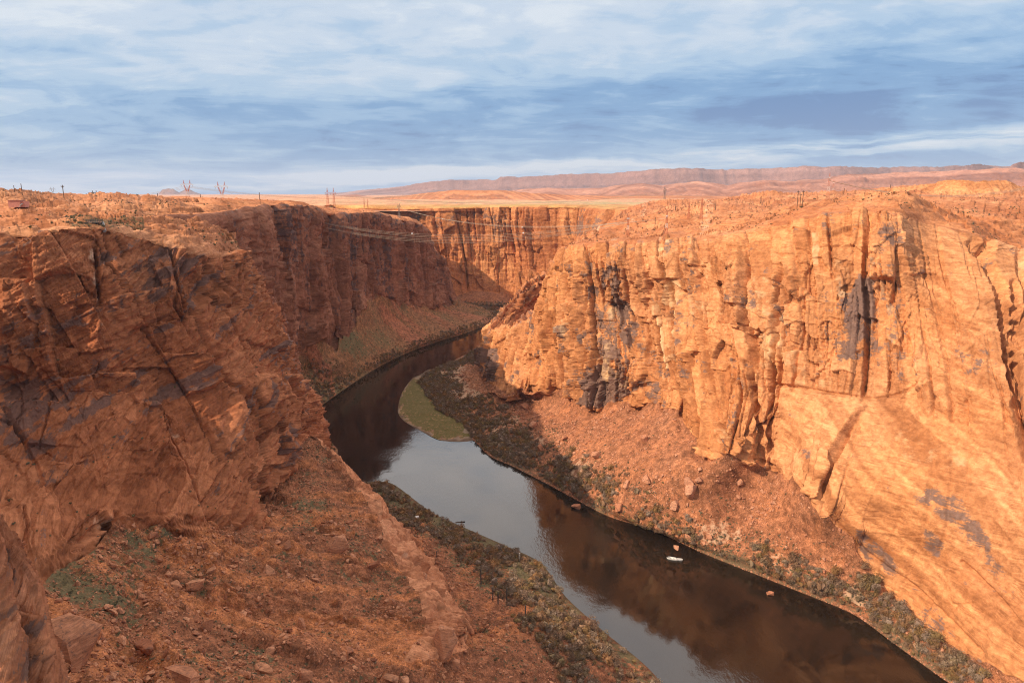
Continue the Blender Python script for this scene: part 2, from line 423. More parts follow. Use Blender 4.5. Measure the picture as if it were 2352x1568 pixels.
M_R = rock_mat('sunlit_sandstone', (.62, .255, .098), (.68, .305, .135), (.155, .095, .078), (.78, .47, .24), dip=(.10, .05), bmp=.55)
M_F = rock_mat('far_wall_sandstone', (.56, .20, .075), (.62, .26, .10), (.17, .09, .065), (.72, .42, .22), dip=(.02, .05), freq=.5, bmp=.6, bd=2)
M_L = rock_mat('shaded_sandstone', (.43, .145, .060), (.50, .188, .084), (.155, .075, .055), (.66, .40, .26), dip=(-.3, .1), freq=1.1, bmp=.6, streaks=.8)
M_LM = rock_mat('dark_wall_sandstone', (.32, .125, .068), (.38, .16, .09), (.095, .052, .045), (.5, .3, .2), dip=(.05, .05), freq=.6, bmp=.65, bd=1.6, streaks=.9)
M_PL = rock_mat('slickrock_plateau', (.54, .195, .075), (.61, .255, .11), (.30, .13, .07), (.72, .45, .28), dip=(.18, .1), freq=1.3, bmp=.7, bd=1.2, streaks=.2)
M_T = soil_mat('red_talus', (.225, .085, .042), (.29, .112, .055), (.44, .16, .062), (.105, .085, .04), (.46, .23, .12))
M_TR = soil_mat('orange_talus', (.28, .108, .054), (.33, .138, .072), (.40, .155, .072), (.13, .09, .05), (.55, .34, .21))
M_TM = soil_mat('grassy_talus', (.24, .105, .05), (.28, .13, .06), (.36, .13, .07), (.125, .10, .045), (.40, .25, .14), vcol2=(.165, .135, .06), scale=.8)
M_PLAIN = soil_mat('desert_plain', (.52, .24, .13), (.58, .30, .18), (.60, .27, .15), (.26, .22, .10), (.70, .42, .30), scale=.06, bmp=.3)

# ------------------------------------------------------------------ RIGHT side of the canyon
def st(**k): return {float(a[1:].replace('_', '.')): b for a, b in k.items()}
def S(*rows): return {float(r[0]): (r[1] if len(r) == 2 else (PZ(r[1], r[2], float(r[3][1:])) if isinstance(r[3], str) else PD(r[1], r[2], r[3]))) for r in rows}
# rows: 0 far plateau, 1 plateau, 2 rim, 3 wall foot, 4 talus, 5 bench, 6 shore, 7 river bed
R_ST = [
 S((0, 2900, 425, 1150), (.5, 2900, 450, 850), (1, 2900, 500, 560), (2, 2850, 600, 430), (2.3, 2800, 800, 360), (2.6, 2800, 1050, 300), (3, W(262, 170, 14)), (4, W(256, 168, 9)), (5, W(248, 166, 4)), (6, W(240, 165, 0)), (7, W(222, 160, -6))),
 S((0, 2520, 428, 1150), (.5, 2520, 450, 850), (1, 2500, 495, 560), (2, 2480, 600, 440), (2.3, 2450, 750, 385), (2.6, 2450, 1000, 320), (2.8, 2460, 1300, 265), (3, W(238, 232, 12)), (4, W(232, 231, 7)), (5, W(226, 230, 3.5)), (6, W(220, 228, 0)), (7, W(200, 222, -6))),
 S((0, 2380, 431, 1150), (.5, 2380, 440, 850), (1, 2370, 490, 560), (2, 2352, 575, 465), (2.25, 2352, 700, 405), (2.5, 2352, 950, 338), (2.75, 2352, 1250, 290), (3, 2330, 1568, 'z11'), (4, 2290, 1575, 'z8'), (5, 2230, 1572, 'z4'), (6, 2180, 1568, 'z0'), (7, W(180, 262, -6))),
 S((0, 2250, 431, 1150), (.5, 2250, 438, 850), (1, 2250, 480, 560), (2, 2235, 540, 470), (2.25, 2260, 700, 405), (2.5, 2290, 950, 345), (2.75, 2270, 1250, 305), (3, 2160, 1450, 'z11'), (4, 2140, 1470, 'z8'), (5, 2110, 1490, 'z4'), (6, 2060, 1482, 'z0'), (7, W(160, 290, -6))),
 S((0, 2150, 433, 1150), (.5, 2160, 440, 880), (1, 2150, 470, 600), (2, 2130, 515, 480), (2.25, 2150, 700, 420), (2.5, 2170, 930, 365), (2.75, 2140, 1180, 325), (3, 2040, 1340, 'z16'), (4, 2030, 1375, 'z10'), (5, 2000, 1400, 'z5'), (6, 1960, 1410, 'z0'), (7, W(140, 312, -6))),
 S((0, 2040, 430, 1150), (.5, 2060, 445, 880), (1, 2060, 465, 600), (2, 2060, 492, 462), (2.25, 2065, 700, 425), (2.5, 2060, 920, 385), (2.75, 2000, 1080, 355), (3, 1930, 1220, 'z38'), (4, 1930, 1290, 'z20'), (5, 1880, 1350, 'z7'), (6, 1840, 1360, 'z0'), (7, W(120, 335, -6))),
 S((0, 1960, 440, 1200), (.5, 1980, 450, 900), (1, 1980, 465, 640), (2, 1975, 485, 480), (2.3, 1965, 700, 440), (2.6, 1930, 920, 400), (2.8, 1905, 1050, 375), (3, 1880, 1165, 'z50'), (4, 1850, 1230, 'z28'), (5, 1790, 1310, 'z8'), (6, 1745, 1322, 'z0'), (7, W(100, 358, -6))),
 S((0, 1850, 448, 1300), (.5, 1860, 455, 950), (1, 1860, 470, 680), (2, 1850, 500, 500), (2.3, 1850, 700, 450), (2.6, 1830, 900, 425), (3, 1765, 1060, 'z54'), (4, 1720, 1150, 'z30'), (5, 1660, 1260, 'z8'), (6, 1620, 1272, 'z0'), (7, W(75, 390, -6))),
 S((0, 1740, 453, 1400), (.5, 1745, 458, 1050), (1, 1740, 478, 740), (2, 1720, 530, 530), (2.3, 1735, 720, 475), (2.6, 1745, 900, 440), (3, 1685, 1050, 'z57'), (4, 1610, 1130, 'z34'), (5, 1550, 1225, 'z8'), (6, 1500, 1217, 'z0'), (7, W(55, 418, -6))),
 S((0, 1640, 456, 1500), (.5, 1640, 461, 1150), (1, 1640, 480, 800), (2, 1620, 545, 560), (2.3, 1640, 700, 505), (2.6, 1640, 880, 465), (3, 1640, 1035, 'z58'), (4, 1520, 1090, 'z38'), (5, 1440, 1180, 'z9'), (6, 1390, 1182, 'z0'), (7, W(30, 440, -6))),
 S((0, 1560, 458, 1600), (.5, 1560, 463, 1250), (1, 1560, 485, 860), (2, 1520, 550, 585), (2.3, 1540, 700, 545), (2.6, 1545, 850, 515), (3, 1545, 945, 'z60'), (4, 1450, 1030, 'z38'), (5, 1330, 1110, 'z9'), (6, 1270, 1118, 'z0'), (7, W(5, 470, -6))),
 S((0, 1500, 461, 1700), (.5, 1500, 468, 1300), (1, 1490, 495, 880), (2, 1430, 556, 605), (2.3, 1440, 700, 580), (2.6, 1450, 830, 550), (3, 1440, 925, 'z48'), (4, 1360, 1000, 'z28'), (5, 1240, 1060, 'z8'), (6, 1180, 1072, 'z0'), (7, W(-20, 500, -6))),
 S((0, 1440, 480, 1500), (.5, 1440, 485, 1200), (1, 1430, 505, 900), (2, 1340, 560, 625), (2.3, 1340, 700, 600), (2.6, 1345, 830, 580), (3, 1345, 940, 'z36'), (4, 1290, 970, 'z22'), (5, 1160, 1015, 'z7'), (6, 1125, 1047, 'z0'), (7, W(-30, 530, -6))),
 S((0, 1420, 500, 1300), (.5, 1400, 515, 1050), (1, 1370, 540, 820), (2, 1295, 572, 660), (2.3, 1285, 700, 640), (2.6, 1285, 810, 625), (3, 1285, 895, 'z40'), (4, 1230, 925, 'z20'), (5, 1110, 960, 'z6'), (6, 1078, 1006, 'z0'), (7, W(-50, 565, -6))),
 S((0, 1380, 600, 1060), (.5, 1360, 600, 950), (1, 1320, 600, 800), (2, 1250, 655, 690), (2.3, 1235, 740, 672), (2.6, 1225, 830, 660), (3, 1205, 895, 'z34'), (4, 1160, 910, 'z18'), (5, 1060, 910, 'z6'), (6, 1000, 1004, 'z0'), (7, W(-80, 580, -6))),
 S((0, 1330, 690, 1020), (.5, 1320, 690, 930), (1, 1280, 680, 820), (2, 1210, 728, 720), (2.3, 1190, 780, 700), (2.6, 1175, 850, 680), (3, 1165, 912, 'z22'), (4, 1110, 900, 'z14'), (5, 1020, 880, 'z5'), (6, 912, 955, 'z0'), (7, W(-145, 655, -6))),
 S((0, 1290, 730, 1050), (.5, 1270, 730, 960), (1, 1230, 740, 860), (2, 1165, 752, 750), (2.3, 1145, 790, 735), (2.6, 1130, 840, 722), (3, 1120, 880, 'z17'), (4, 1080, 868, 'z11'), (5, 1010, 850, 'z4'), (6, 920, 902, 'z0'), (7, W(-150, 740, -6))),
 S((0, W(90, 1080, 120)), (.5, W(60, 1000, 105)), (1, W(20, 930, 95)), (2, 1125, 752, 775), (2.3, 1112, 790, 768), (2.6, 1106, 830, 764), (3, 1104, 864, 'z15'), (4, 1090, 850, 'z9'), (5, 1030, 838, 'z4'), (6, 985, 857, 'z0'), (7, W(-125, 840, -6))),
 S((0, W(100, 1120, 120)), (.5, W(70, 1040, 105)), (1, W(30, 960, 95)), (2, W(-16, 830, 72)), (2.3, W(-26, 842, 50)), (2.6, W(-32, 845, 30)), (3, W(-34, 850, 12)), (4, W(-40, 862, 8)), (5, W(-48, 875, 4)), (6, 1045, 826, 'z0'), (7, W(-90, 905, -6))),
 S((0, W(120, 1150, 120)), (.5, W(90, 1080, 105)), (1, W(50, 1010, 95)), (2, W(0, 930, 75)), (2.3, W(-8, 950, 50)), (2.6, W(-12, 960, 30)), (3, W(-16, 968, 12)), (4, W(-22, 972, 8)), (5, W(-30, 980, 4)), (6, W(-42, 990, 0)), (7, W(-60, 1000, -6))),
 S((0, W(140, 1180, 130)), (.5, W(120, 1130, 120)), (1, W(90, 1080, 110)), (2, W(50, 1030, 80)), (2.3, W(40, 1060, 50)), (2.6, W(34, 1075, 30)), (3, W(28, 1085, 10)), (4, W(22, 1090, 6)), (5, W(15, 1095, 3)), (6, W(5, 1100, 0)), (7, W(-8, 1110, -6))),
]
QL = 1.0
def q(n): return max(4, int(n * QL))
t1 = time.time()
R = Loft(R_ST, [(0, 1, q(50)), (1, 2, q(90)), (2, 3, q(440)), (3, 5, q(110)), (5, 6, q(20)), (6, 7, q(4))],
         [q(c) for c in (14, 14, 60, 60, 60, 62, 66, 66, 66, 66, 60, 56, 56, 46, 50, 50, 40, 20, 10, 8)])
print('R grid', R.P.shape, time.time() - t1)
fray(R, 3.0, 45, 12, 880, 9)
P0 = R.P; N0 = R.normals()
# make the normals point out over the river
if (N0[R.row(2.6), R.M // 2] @ np.array((-1, -1, 0))) < 0: N0 = -N0; RF = True
else: RF = False
U, V, FW = project(P0)
Tt = R.T; X, Y, Z = P0[..., 0], P0[..., 1], P0[..., 2]
Sx = np.repeat(R.S[R.row(2.6)][None], R.N, 0)                 # distance along the wall
cliff = sstep(1.93, 2.05, Tt) * (1 - sstep(2.985, 3.03, Tt))
plat = 1 - sstep(1.9, 2.02, Tt)
tal = sstep(2.99, 3.05, Tt)
# the big smooth slab on the lower right and the slickrock apron above it
smooth_area = inpoly(U, V, [(1770, 1060), (1795, 890), (1900, 900), (2080, 915), (2240, 980), (2420, 1010), (2600, 1800), (2000, 1800), (1990, 1330)]).astype(float)
apron = inpoly(U, V, [(2080, 400), (2080, 650), (2130, 850), (2210, 960), (2330, 1010), (2330, 700), (2230, 560), (2600, 400)]).astype(float)
smooth_area = blur(smooth_area, 9); apron = blur(apron, 9)
rough = np.clip(1 - 0.88 * smooth_area - 0.6 * apron, 0.1, 1)
near = sstep(1500, 1900, U)
d = np.zeros_like(Z)
b1, H1, e1 = columns(Sx, Z, 11, 27, 4.4, 60, 2.2, crack=11, cw=1.7, lean=-.10, shelf=3)
b2, H2, e2 = columns(Sx, Z, 12, 10.5, 2.8, 26, 2.3, crack=9, cw=1.4, lean=-.12, shelf=2.2)
b3, H3, e3 = columns(Sx, Z, 13, 4.6, 1.15, 9, 1.6, crack=3.4, cw=.8, lean=-.05, shelf=1.3)
b4, H4, e4 = jointed(Sx, Z, 14, 2.2, 2.8, .65, facet=1.2)
bv, Hv, ev = jointed(Sx + 4 * vnoise(X / 20, Y / 20, Z / 20, 8), Z, 15, 19, 24, 2.0, facet=1.1, lean=-.3, tilt=.15)
panel = sstep(.38, .48, _r(H2, 21)) * .8 + .2
bv2, Hv2, ev2 = jointed(Sx + 3 * vnoise(X / 25, Y / 25, Z / 25, 9), Z, 16, 11, 15, 1.5, facet=1.5, lean=.35, tilt=-.2)
brk = .65 + .6 * sstep(-.35, .35, vnoise(Sx / 45, Z / 60, 0, 19)) * (1 - .35 * sstep(1780, 1900, U))
d += rough * (b1 + b2 * brk + (b3 * brk + b4) * panel + bv * 1.3 + bv2 * panel)
d += (3.0 * fbm(X / 45, Y / 45, Z / 60, 21, 3) + .8 * fbm(X / 9, Y / 9, Z / 6, 22, 4) * panel) * (0.3 + 0.7 * rough)
# ledges along the bedding
bed = Z + 0.12 * Sx + 5 * vnoise(X / 40, Y / 40, Z / 40, 31)
led = np.abs(((bed / 6.5) % 1) - 0.0); d += rough * 0.9 * (led ** 2 - .3) * (0.5 + 0.5 * vnoise(X / 15, Y / 15, Z / 15, 32))
bed2 = Z * 1.0 - .22 * Sx + 4 * vnoise(X / 25, Y / 25, Z / 25, 33)
led2 = (bed2 / 3.1) % 1
d += (apron * 2.4 + .5 * rough) * (led2 ** 1.5 - .4) * (0.6 + 0.8 * vnoise(X / 18, Y / 18, Z / 9, 34))
bed3 = Z - .5 * Sx + 5 * vnoise(X / 50, Y / 50, Z / 50, 600)
d += (smooth_area + .8 * apron) * .7 * ((bed3 / 7.0 % 1) ** 3 - .25) * (.6 + .8 * vnoise(X / 30, Y / 30, Z / 20, 603))
# slab relief: long shallow scoops and exfoliation edges
sc1 = fbm(X / 40, Y / 40, Z / 22, 41, 4)
d += smooth_area * (3.0 * sc1 + 1.1 * np.clip(((bed2 + 9 * sc1) / 17 % 1) ** 3 - .2, -.2, .8))
# named clefts, ribs and scars
def groove(pts, w, depth, lo=0, hi=1, taper=.12):
    global d
    dist, al, side = seg_dist(U, V, pts)
    w_ = w * (1 + .35 * vnoise(X / 5, Y / 5, Z / 5, 77))
    k = np.clip(1 - dist / w_, 0, 1) * sstep(0, taper, al) * (1 - sstep(1 - taper, 1, al) * .8) * (cliff + plat * .4)
    d -= depth * k ** .6
def cliffwarp(pts, amp=6):
    out = []
    for i in range(len(pts) - 1):
        for k in range(4):
            a = k / 4; out.append((pts[i][0] * (1 - a) + pts[i + 1][0] * a + random.uniform(-amp, amp) * (1 if k else 0), pts[i][1] * (1 - a) + pts[i + 1][1] * a))
    return out + [pts[-1]]
groove(cliffwarp([(1713, 545), (1716, 700), (1732, 850), (1745, 980), (1752, 1060)], 3), 9, 13)
groove(cliffwarp([(1795, 605), (1782, 720), (1776, 830), (1768, 1000), (1770, 1040)], 3), 8, 11)
groove(cliffwarp([(1800, 690), (1796, 820), (1778, 960)], 2), 5, 8)
groove(cliffwarp([(1846, 610), (1842, 760), (1820, 900)], 2), 4, 4)
groove(cliffwarp([(1600, 560), (1603, 640), (1622, 760), (1632, 870), (1640, 960), (1700, 1040)], 3), 6, 6)
groove(cliffwarp([(1582, 575), (1588, 700), (1596, 820)], 2), 4, 4)
groove(cliffwarp([(1420, 570), (1432, 660), (1422, 760), (1418, 880)], 3), 7, 7)
groove(cliffwarp([(1452, 740), (1450, 830), (1443, 900)], 2), 5, 5)
groove(cliffwarp([(1338, 640), (1330, 760), (1318, 880)], 3), 5, 5)
groove(cliffwarp([(1368, 780), (1362, 930)], 2), 3, 4)
groove(cliffwarp([(1500, 640), (1490, 740), (1486, 830)], 3), 5, 5)
groove(cliffwarp([(1238, 800), (1232, 880)], 2), 4, 5)
groove(cliffwarp([(1185, 790), (1183, 905)], 2), 4, 5)
groove(cliffwarp([(2066, 560), (2062, 640), (2045, 700)], 3), 8, 7)
groove(cliffwarp([(2225, 545), (2262, 590), (2300, 665), (2310, 740), (2325, 850), (2345, 960), (2360, 1050)], 4), 15, 20)
groove(cliffwarp([(2330, 640), (2335, 760), (2350, 900)], 3), 12, 14)
groove(cliffwarp([(1995, 640), (2010, 690), (2000, 760)], 3), 4, 4)
# the long curved flake on the slab: stands proud with a black cleft on its right
dist, al, side = seg_dist(U, V, [(1985, 930), (1955, 985), (1925, 1040), (1905, 1085), (1880, 1150)])
k = sstep(.02, .3, al) * (1 - sstep(.97, 1.0, al))
lefts = inpoly(U, V, [(1988, 928), (1925, 935), (1880, 1000), (1855, 1080), (1850, 1130), (1876, 1156), (1903, 1088), (1928, 1040), (1958, 985)])
d += 6.5 * blur(lefts.astype(float), 2)
d -= 11 * k * np.clip(1 - dist / 8, 0, 1) ** .5
# overhung shelf line between broken cliff and slab
dist, al, side = seg_dist(U, V, [(1770, 880), (1850, 893), (1925, 905), (2010, 915), (2060, 905), (2110, 880)])
d -= 2.8 * np.clip(1 - dist / 5, 0, 1)
dist, al, side = seg_dist(U, V, [(1900, 1175), (1990, 1270), (2080, 1330), (2180, 1420), (2260, 1500)])
d -= 1.6 * np.clip(1 - dist / 6, 0, 1)
dist, al, side = seg_dist(U, V, [(2210, 1290), (2290, 1370), (2352, 1440), (2420, 1500)])
d -= 3.0 * np.clip(1 - dist / 7, 0, 1)
def block(poly, h, bl=1):
    global d
    d += h * blur(inpoly(U, V, poly).astype(float), bl)
block([(2025, 490), (2072, 480), (2070, 560), (2058, 640), (2000, 640), (2005, 540)], 6)
block([(1880, 490), (1980, 490), (1965, 560), (1890, 560)], 2.5)
block([(1432, 560), (1400, 570), (1385, 690), (1428, 700)], 5)
block([(1510, 585), (1575, 583), (1570, 640), (1505, 640)], 4)
block([(1690, 540), (1712, 530), (1714, 700), (1680, 700)], 5)
block([(1670, 1010), (1718, 1000), (1722, 1075), (1685, 1085)], 6)
block([(1300, 700), (1325, 690), (1335, 930), (1302, 900)], 5)
block([(1515, 730), (1570, 700), (1590, 880), (1540, 900)], 2.5)
d *= cliff * (0.55 + 0.45 * sstep(2.0, 2.2, Tt)) 
disp = N0 * d[..., None]
disp[..., 2] *= 0.35
prowb = sstep(12.6, 13.6, R.par[None] + 0 * Tt) * plat * sstep(.4, .8, Tt)
P = P0 + disp + N0 * ((b1 + b2 + b3 + bv * 1.5) * prowb * .9)[..., None]
rimw = sstep(1.95, 2.0, Tt) * (1 - sstep(2.0, 2.2, Tt)) * (1 - apron)
P[..., 2] += rimw * ((_r(H1, 12) - .6) * 5 + (_r(H2, 12) - .5) * 4)
# the rim steps: plateau benches
fold = vnoise(X / 160, Y / 160, 0, 50)
hp = 9.0 * fbm(X / 130, Y / 130, 0, 51, 4) + 2.2 * fbm(X / 24, Y / 24, 0, 52, 4)
ter = (P0[..., 2] + hp + .10 * X + .05 * Y) / 4.2
tr = np.floor(ter) + sstep(.35, 1.0, ter % 1)
ter2 = (hp * 2.2 + .22 * X - .1 * Y + 5 * vnoise(X / 30, Y / 30, 0, 53)) / 5.5
comb_ = (ter2 % 1)
P[..., 2] += plat * sstep(0.02, .2, Tt) * ((hp * 1.4 + (tr - ter) * 5.5) * (.35 + .65 * (1 - sstep(1.6, 2.0, Tt))) + 2.6 * (comb_ ** 2 - .3) * (0.4 + .6 * (1 - sstep(1.8, 2, Tt))))
w1, w2, HB, bx, by = worley((X + 5 * vnoise(X / 12, Y / 12, 0, 90)) / 19, (Y + 5 * vnoise(X / 12, Y / 12, 0, 91)) / 26, 92)
w3, w4, HC, bx, by = worley(X / 7, Y / 9, 93)
P[..., 2] += plat * sstep(.05, .3, Tt) * (.35 + .65 * (1 - sstep(1.7, 2.0, Tt))) * ((_r(HB, 3) - .5) * 1.8 + (_r(HC, 3) - .5) * .6)
# talus relief
tn = 2.4 * fbm(X / 22, Y / 22, 0, 61, 4) + 1.0 * fbm(X / 4.2, Y / 4.2, 0, 62, 3)
gul = vnoise(Sx / 16 + .4 * vnoise(X / 20, Y / 20, 0, 64), Tt * 1.2, 0, 63)
P[..., 2] += tal * (1 - sstep(5.3, 6.0, Tt)) * (tn + 1.4 * gul * (1 - sstep(4.2, 5, Tt)))
P[..., 2] += sstep(3.6, 4.2, Tt) * (1 - sstep(5.5, 6, Tt)) * .35 * fbm(X / 1.6, Y / 1.6, 0, 65, 2)
bar = blur(inpoly(U, V, [(880, 960), (905, 880), (950, 862), (985, 900), (1010, 940), (1055, 965), (1082, 985), (1084, 1030), (880, 1030)]).astype(float), 3)
P[..., 2] = P[..., 2] * (1 - bar) - 1.2 * bar
# masks
v = .17 + .26 * (_r(H2, 9) - .5) + .36 * (_r(H1, 9) - .5) + .22 * (_r(H3, 9) - .5) + .20 * fbm(X / 35, Y / 35, Z / 60, 71, 3)
v = np.where(apron > .3, v * .5 - .02, v)
v = v * (1 - .8 * smooth_area)
def paint(A, poly, val, bl=3): A[:] = A + (val - 0 * A) * blur(inpoly(U, V, poly).astype(float), bl)
paint(v, [(1320, 590), (1460, 620), (1450, 900), (1380, 945), (1320, 935), (1300, 800)], .26)
paint(v, [(1345, 840), (1400, 850), (1395, 938), (1330, 938)], .55)
paint(v, [(1104, 800), (1140, 800), (1145, 880), (1100, 870)], .5)  # shade on the prow's left face, painted in through the varnish mask
paint(v, [(1780, 650), (1990, 640), (2010, 800), (1960, 860), (1790, 870)], .22)
paint(v, [(1960, 640), (2010, 640), (1990, 760), (1945, 830)], .35)
paint(v, [(2100, 600), (2240, 640), (2300, 800), (2280, 900), (2150, 800)], .16)
paint(v, [(2180, 780), (2300, 800), (2300, 950), (2220, 940)], .22)
paint(v, [(2120, 1120), (2170, 1115), (2240, 1180), (2330, 1330), (2290, 1320), (2210, 1235), (2090, 1150)], .52, 7)
paint(v, [(1855, 990), (1880, 985), (1870, 1060), (1845, 1050)], .5, 6)
paint(v, [(2120, 1210), (2170, 1240), (2160, 1290), (2110, 1260)], .5)
paint(v, [(1930, 1180), (2000, 1230), (2080, 1310), (2060, 1330), (1990, 1290)], .4)
paint(v, [(2090, 1330), (2160, 1390), (2260, 1560), (2190, 1500), (2080, 1400)], .25)
paint(v, [(2240, 1500), (2352, 1570), (2352, 1640), (2250, 1600)], .5)
paint(v, [(1500, 600), (1560, 600), (1600, 900), (1520, 900)], .1)
g = .18 * fbm(X / 20, Y / 20, Z / 20, 72, 3)
g = g + .5 * (_r(H2, 23) > .86) * (1 - smooth_area) * (1 - apron) * (Z > 60)
v = v + .28 * (_r(Hv2, 24) > .8) * (1 - smooth_area) * (U < 1560)
v = v + smooth_area * (.10 + .45 * vnoise(X / 16 + Z / 22, Y / 30, Z / 26, 78) * vnoise(Sx / 11, Z / 40, 0, 79)) + apron * .1 * fbm(X / 10, Y / 10, Z / 5, 80, 3)
paint(g, [(1930, 1010), (2060, 960), (2160, 960), (2220, 1050), (2170, 1100), (2040, 1080)], .38, 8)
paint(g, [(2180, 1000), (2400, 1060), (2420, 1350), (2300, 1330), (2200, 1150)], .30, 16)
paint(g, [(1525, 620), (1560, 615), (1580, 660), (1560, 720), (1530, 700)], .6, 2)
paint(g, [(1860, 530), (1885, 530), (1880, 610), (1862, 605)], .6, 2)
paint(g, [(1520, 730), (1570, 720), (1565, 830), (1530, 850)], .45, 3)
vg = (-.2 + .55 * fbm(X / 30, Y / 30, 0, 73, 4)) * plat + .12 * plat
vg = vg + sstep(1e-3, .6, 1 - Tt) * .25
Rmask = np.stack((np.where((plat > .5) & (prowb < .3), .02, v), g, vg, np.where(plat > .5, .5 + .5 * fbm(X / 25, Y / 25, 0, 76, 3), .5 + .5 * ((_r(H2, 6) - .5) + .6 * (_r(H3, 6) - .5)) * rough + (smooth_area + .7 * apron) * (.35 * vnoise(bed3 / 5.5, Sx / 80, 0, 601) + .3 * vnoise(bed3 / 1.9, Sx / 60, 0, 602)))), 2)
# talus masks
bench = sstep(4.0, 4.7, Tt)
mr = .35 + .5 * vnoise(Sx / 9, Tt * 1.5, 0, 81) + .3 * fbm(X / 12, Y / 12, 0, 82, 3)
sand = -.15 + .62 * bench * (fbm(X / 22, Y / 22, 0, 83, 4) + .8) * (1 - sstep(5.0, 5.5, Tt)) - .2 * sstep(5.6, 5.9, Tt)
paint(sand, [(1020, 830), (1100, 850), (1120, 900), (1060, 920), (1030, 880)], .45, 4)
vegR = -.1 + .26 * bench + .35 * fbm(X / 15, Y / 15, 0, 84, 4) + .42 * sstep(4.9, 5.4, Tt)
wet = sstep(5.90, 5.99, Tt) * .6
Tmask = np.stack((mr, sand, vegR, wet), 2)
r2, r3, r5 = R.row(2), R.row(3), R.row(5)
sheet('right_plateau', P, M_PL, 0, r2, RF, Rmask)
sheet('right_canyon_wall', P, M_R, r2, r3, RF, Rmask)
sheet('right_talus_slope', P, M_TR, r3, r5, RF, Tmask)
sheet('right_riverbank', P, M_TR, r5, R.N - 1, RF, Tmask)
RD = dict(P=P, N=R.normals(P), T=Tt, U=U, V=V, veg=vegR, flip=RF)
print('R', time.time() - T00)
# ------------------------------------------------------------------ FAR wall across the basin
F_ST = [
 S((0, W(-520, 2100, 188)), (1, W(-470, 1700, 189)), (2, W(-400, 1580, 188)), (3, W(-380, 1540, 6)), (6, W(-370, 1520, 0)), (7, W(-360, 1500, -6))),
 S((0, W(-260, 2150, 188)), (1, W(-250, 1650, 189)), (2, 930, 480, 1520), (3, 930, 680, 1480), (6, W(-200, 1440, 0)), (7, W(-200, 1420, -6))),
 S((0, W(-160, 2150, 188)), (1, W(-160, 1640, 190)), (2, 1010, 479, 1500), (2.5, 1012, 600, 1475), (3, 1015, 688, 1425), (6, 1015, 698, 'z0'), (7, W(-125, 1360, -6))),
 S((0, W(-80, 2150, 188)), (1, W(-80, 1630, 190)), (2, 1090, 477, 1500), (2.5, 1092, 600, 1475), (2.8, 1095, 665, 1445), (3, 1098, 668, 1430), (4.5, 1095, 690, 1390), (6, 1090, 699, 'z0'), (7, W(-75, 1340, -6))),
 S((0, W(0, 2150, 189)), (1, W(0, 1620, 191)), (2, 1150, 476, 1495), (2.5, 1152, 600, 1470), (2.8, 1150, 666, 1440), (3, 1148, 670, 1425), (4.5, 1150, 690, 1385), (6, 1150, 700, 'z0'), (7, W(-20, 1330, -6))),
 S((0, W(60, 2150, 189)), (1, W(50, 1610, 191)), (2, 1200, 476, 1480), (2.5, 1200, 600, 1455), (3, 1198, 694, 1415), (6, 1196, 698, 'z0'), (7, W(18, 1350, -6))),
 S((0, W(120, 2150, 189)), (1, W(110, 1600, 191)), (2, 1250, 476, 1460), (2.5, 1248, 600, 1430), (3, 1245, 693, 1400), (6, 1245, 697, 'z0'), (7, W(65, 1350, -6))),
 S((0, W(210, 2100, 189)), (1, W(190, 1580, 191)), (2, 1330, 477, 1430), (2.5, 1322, 600, 1390), (3, W(125, 1350, 6)), (6, W(120, 1340, 0)), (7, W(110, 1320, -6))),
 S((0, W(320, 2050, 189)), (1, W(260, 1560, 191)), (2, 1370, 479, 1400), (2.3, 1345, 560, 1340), (2.6, 1320, 640, 1280), (3, W(130, 1240, 6)), (6, W(120, 1235, 0)), (7, W(110, 1230, -6))),
 S((0, W(420, 2000, 189)), (1, W(330, 1520, 191)), (2, 1440, 482, 1340), (2.3, 1410, 560, 1270), (2.6, 1390, 640, 1220), (3, W(165, 1170, 6)), (6, W(150, 1160, 0)), (7, W(140, 1150, -6))),
 S((0, W(560, 1900, 189)), (1, W(420, 1450, 188)), (2, 1520, 492, 1260), (2.3, 1490, 560, 1200), (2.6, 1470, 640, 1160), (3, W(205, 1110, 6)), (6, W(195, 1100, 0)), (7, W(185, 1090, -6))),
 S((0, W(650, 1700, 186)), (1, W(500, 1350, 182)), (2, 1600, 510, 1180), (2.3, 1570, 570, 1130), (3, W(250, 1060, 6)), (6, W(240, 1050, 0)), (7, W(230, 1045, -6))),
]
Fl = Loft(F_ST, [(0, 1, q(24)), (1, 2, q(30)), (2, 3, q(170)), (3, 6, q(30)), (6, 7, q(2))], [q(c) for c in (6, 24, 60, 40, 36, 40, 50, 36, 34, 30, 14)])
fray(Fl, 3.0, 60, 20, 881, 8)
P0 = Fl.P; Nf = Fl.normals()
FF = (Nf[Fl.row(2.6), Fl.M // 2] @ np.array((-.3, -1, 0))) < 0
if FF: Nf = -Nf
Tt = Fl.T; X, Y, Z = P0[..., 0], P0[..., 1], P0[..., 2]
Sx = np.repeat(Fl.S[Fl.row(2.6)][None], Fl.N, 0)
cliff = sstep(1.95, 2.06, Tt) * (1 - sstep(2.97, 3.02, Tt)); plat = 1 - sstep(1.9, 2.02, Tt)
b1, H1, e1 = columns(Sx, Z, 211, 52, 8, 120, 3, crack=12, cw=3, lean=.1, shelf=4)
b2, H2, e2 = columns(Sx, Z, 212, 18, 3.5, 50, 2.4, crack=7, cw=2, lean=.1, shelf=3)
b3, H3, e3 = columns(Sx, Z, 213, 7, 1.2, 20, 1.4, crack=2, cw=1.2, shelf=1.5)
fb = .35 + .9 * sstep(-.3, .4, vnoise(Sx / 70, Z / 80, 0, 219))
bq, Hq, eq = jointed(Sx + 6 * vnoise(X / 30, Y / 30, Z / 30, 9), Z, 216, 34, 55, 5, facet=1.2, lean=.3)
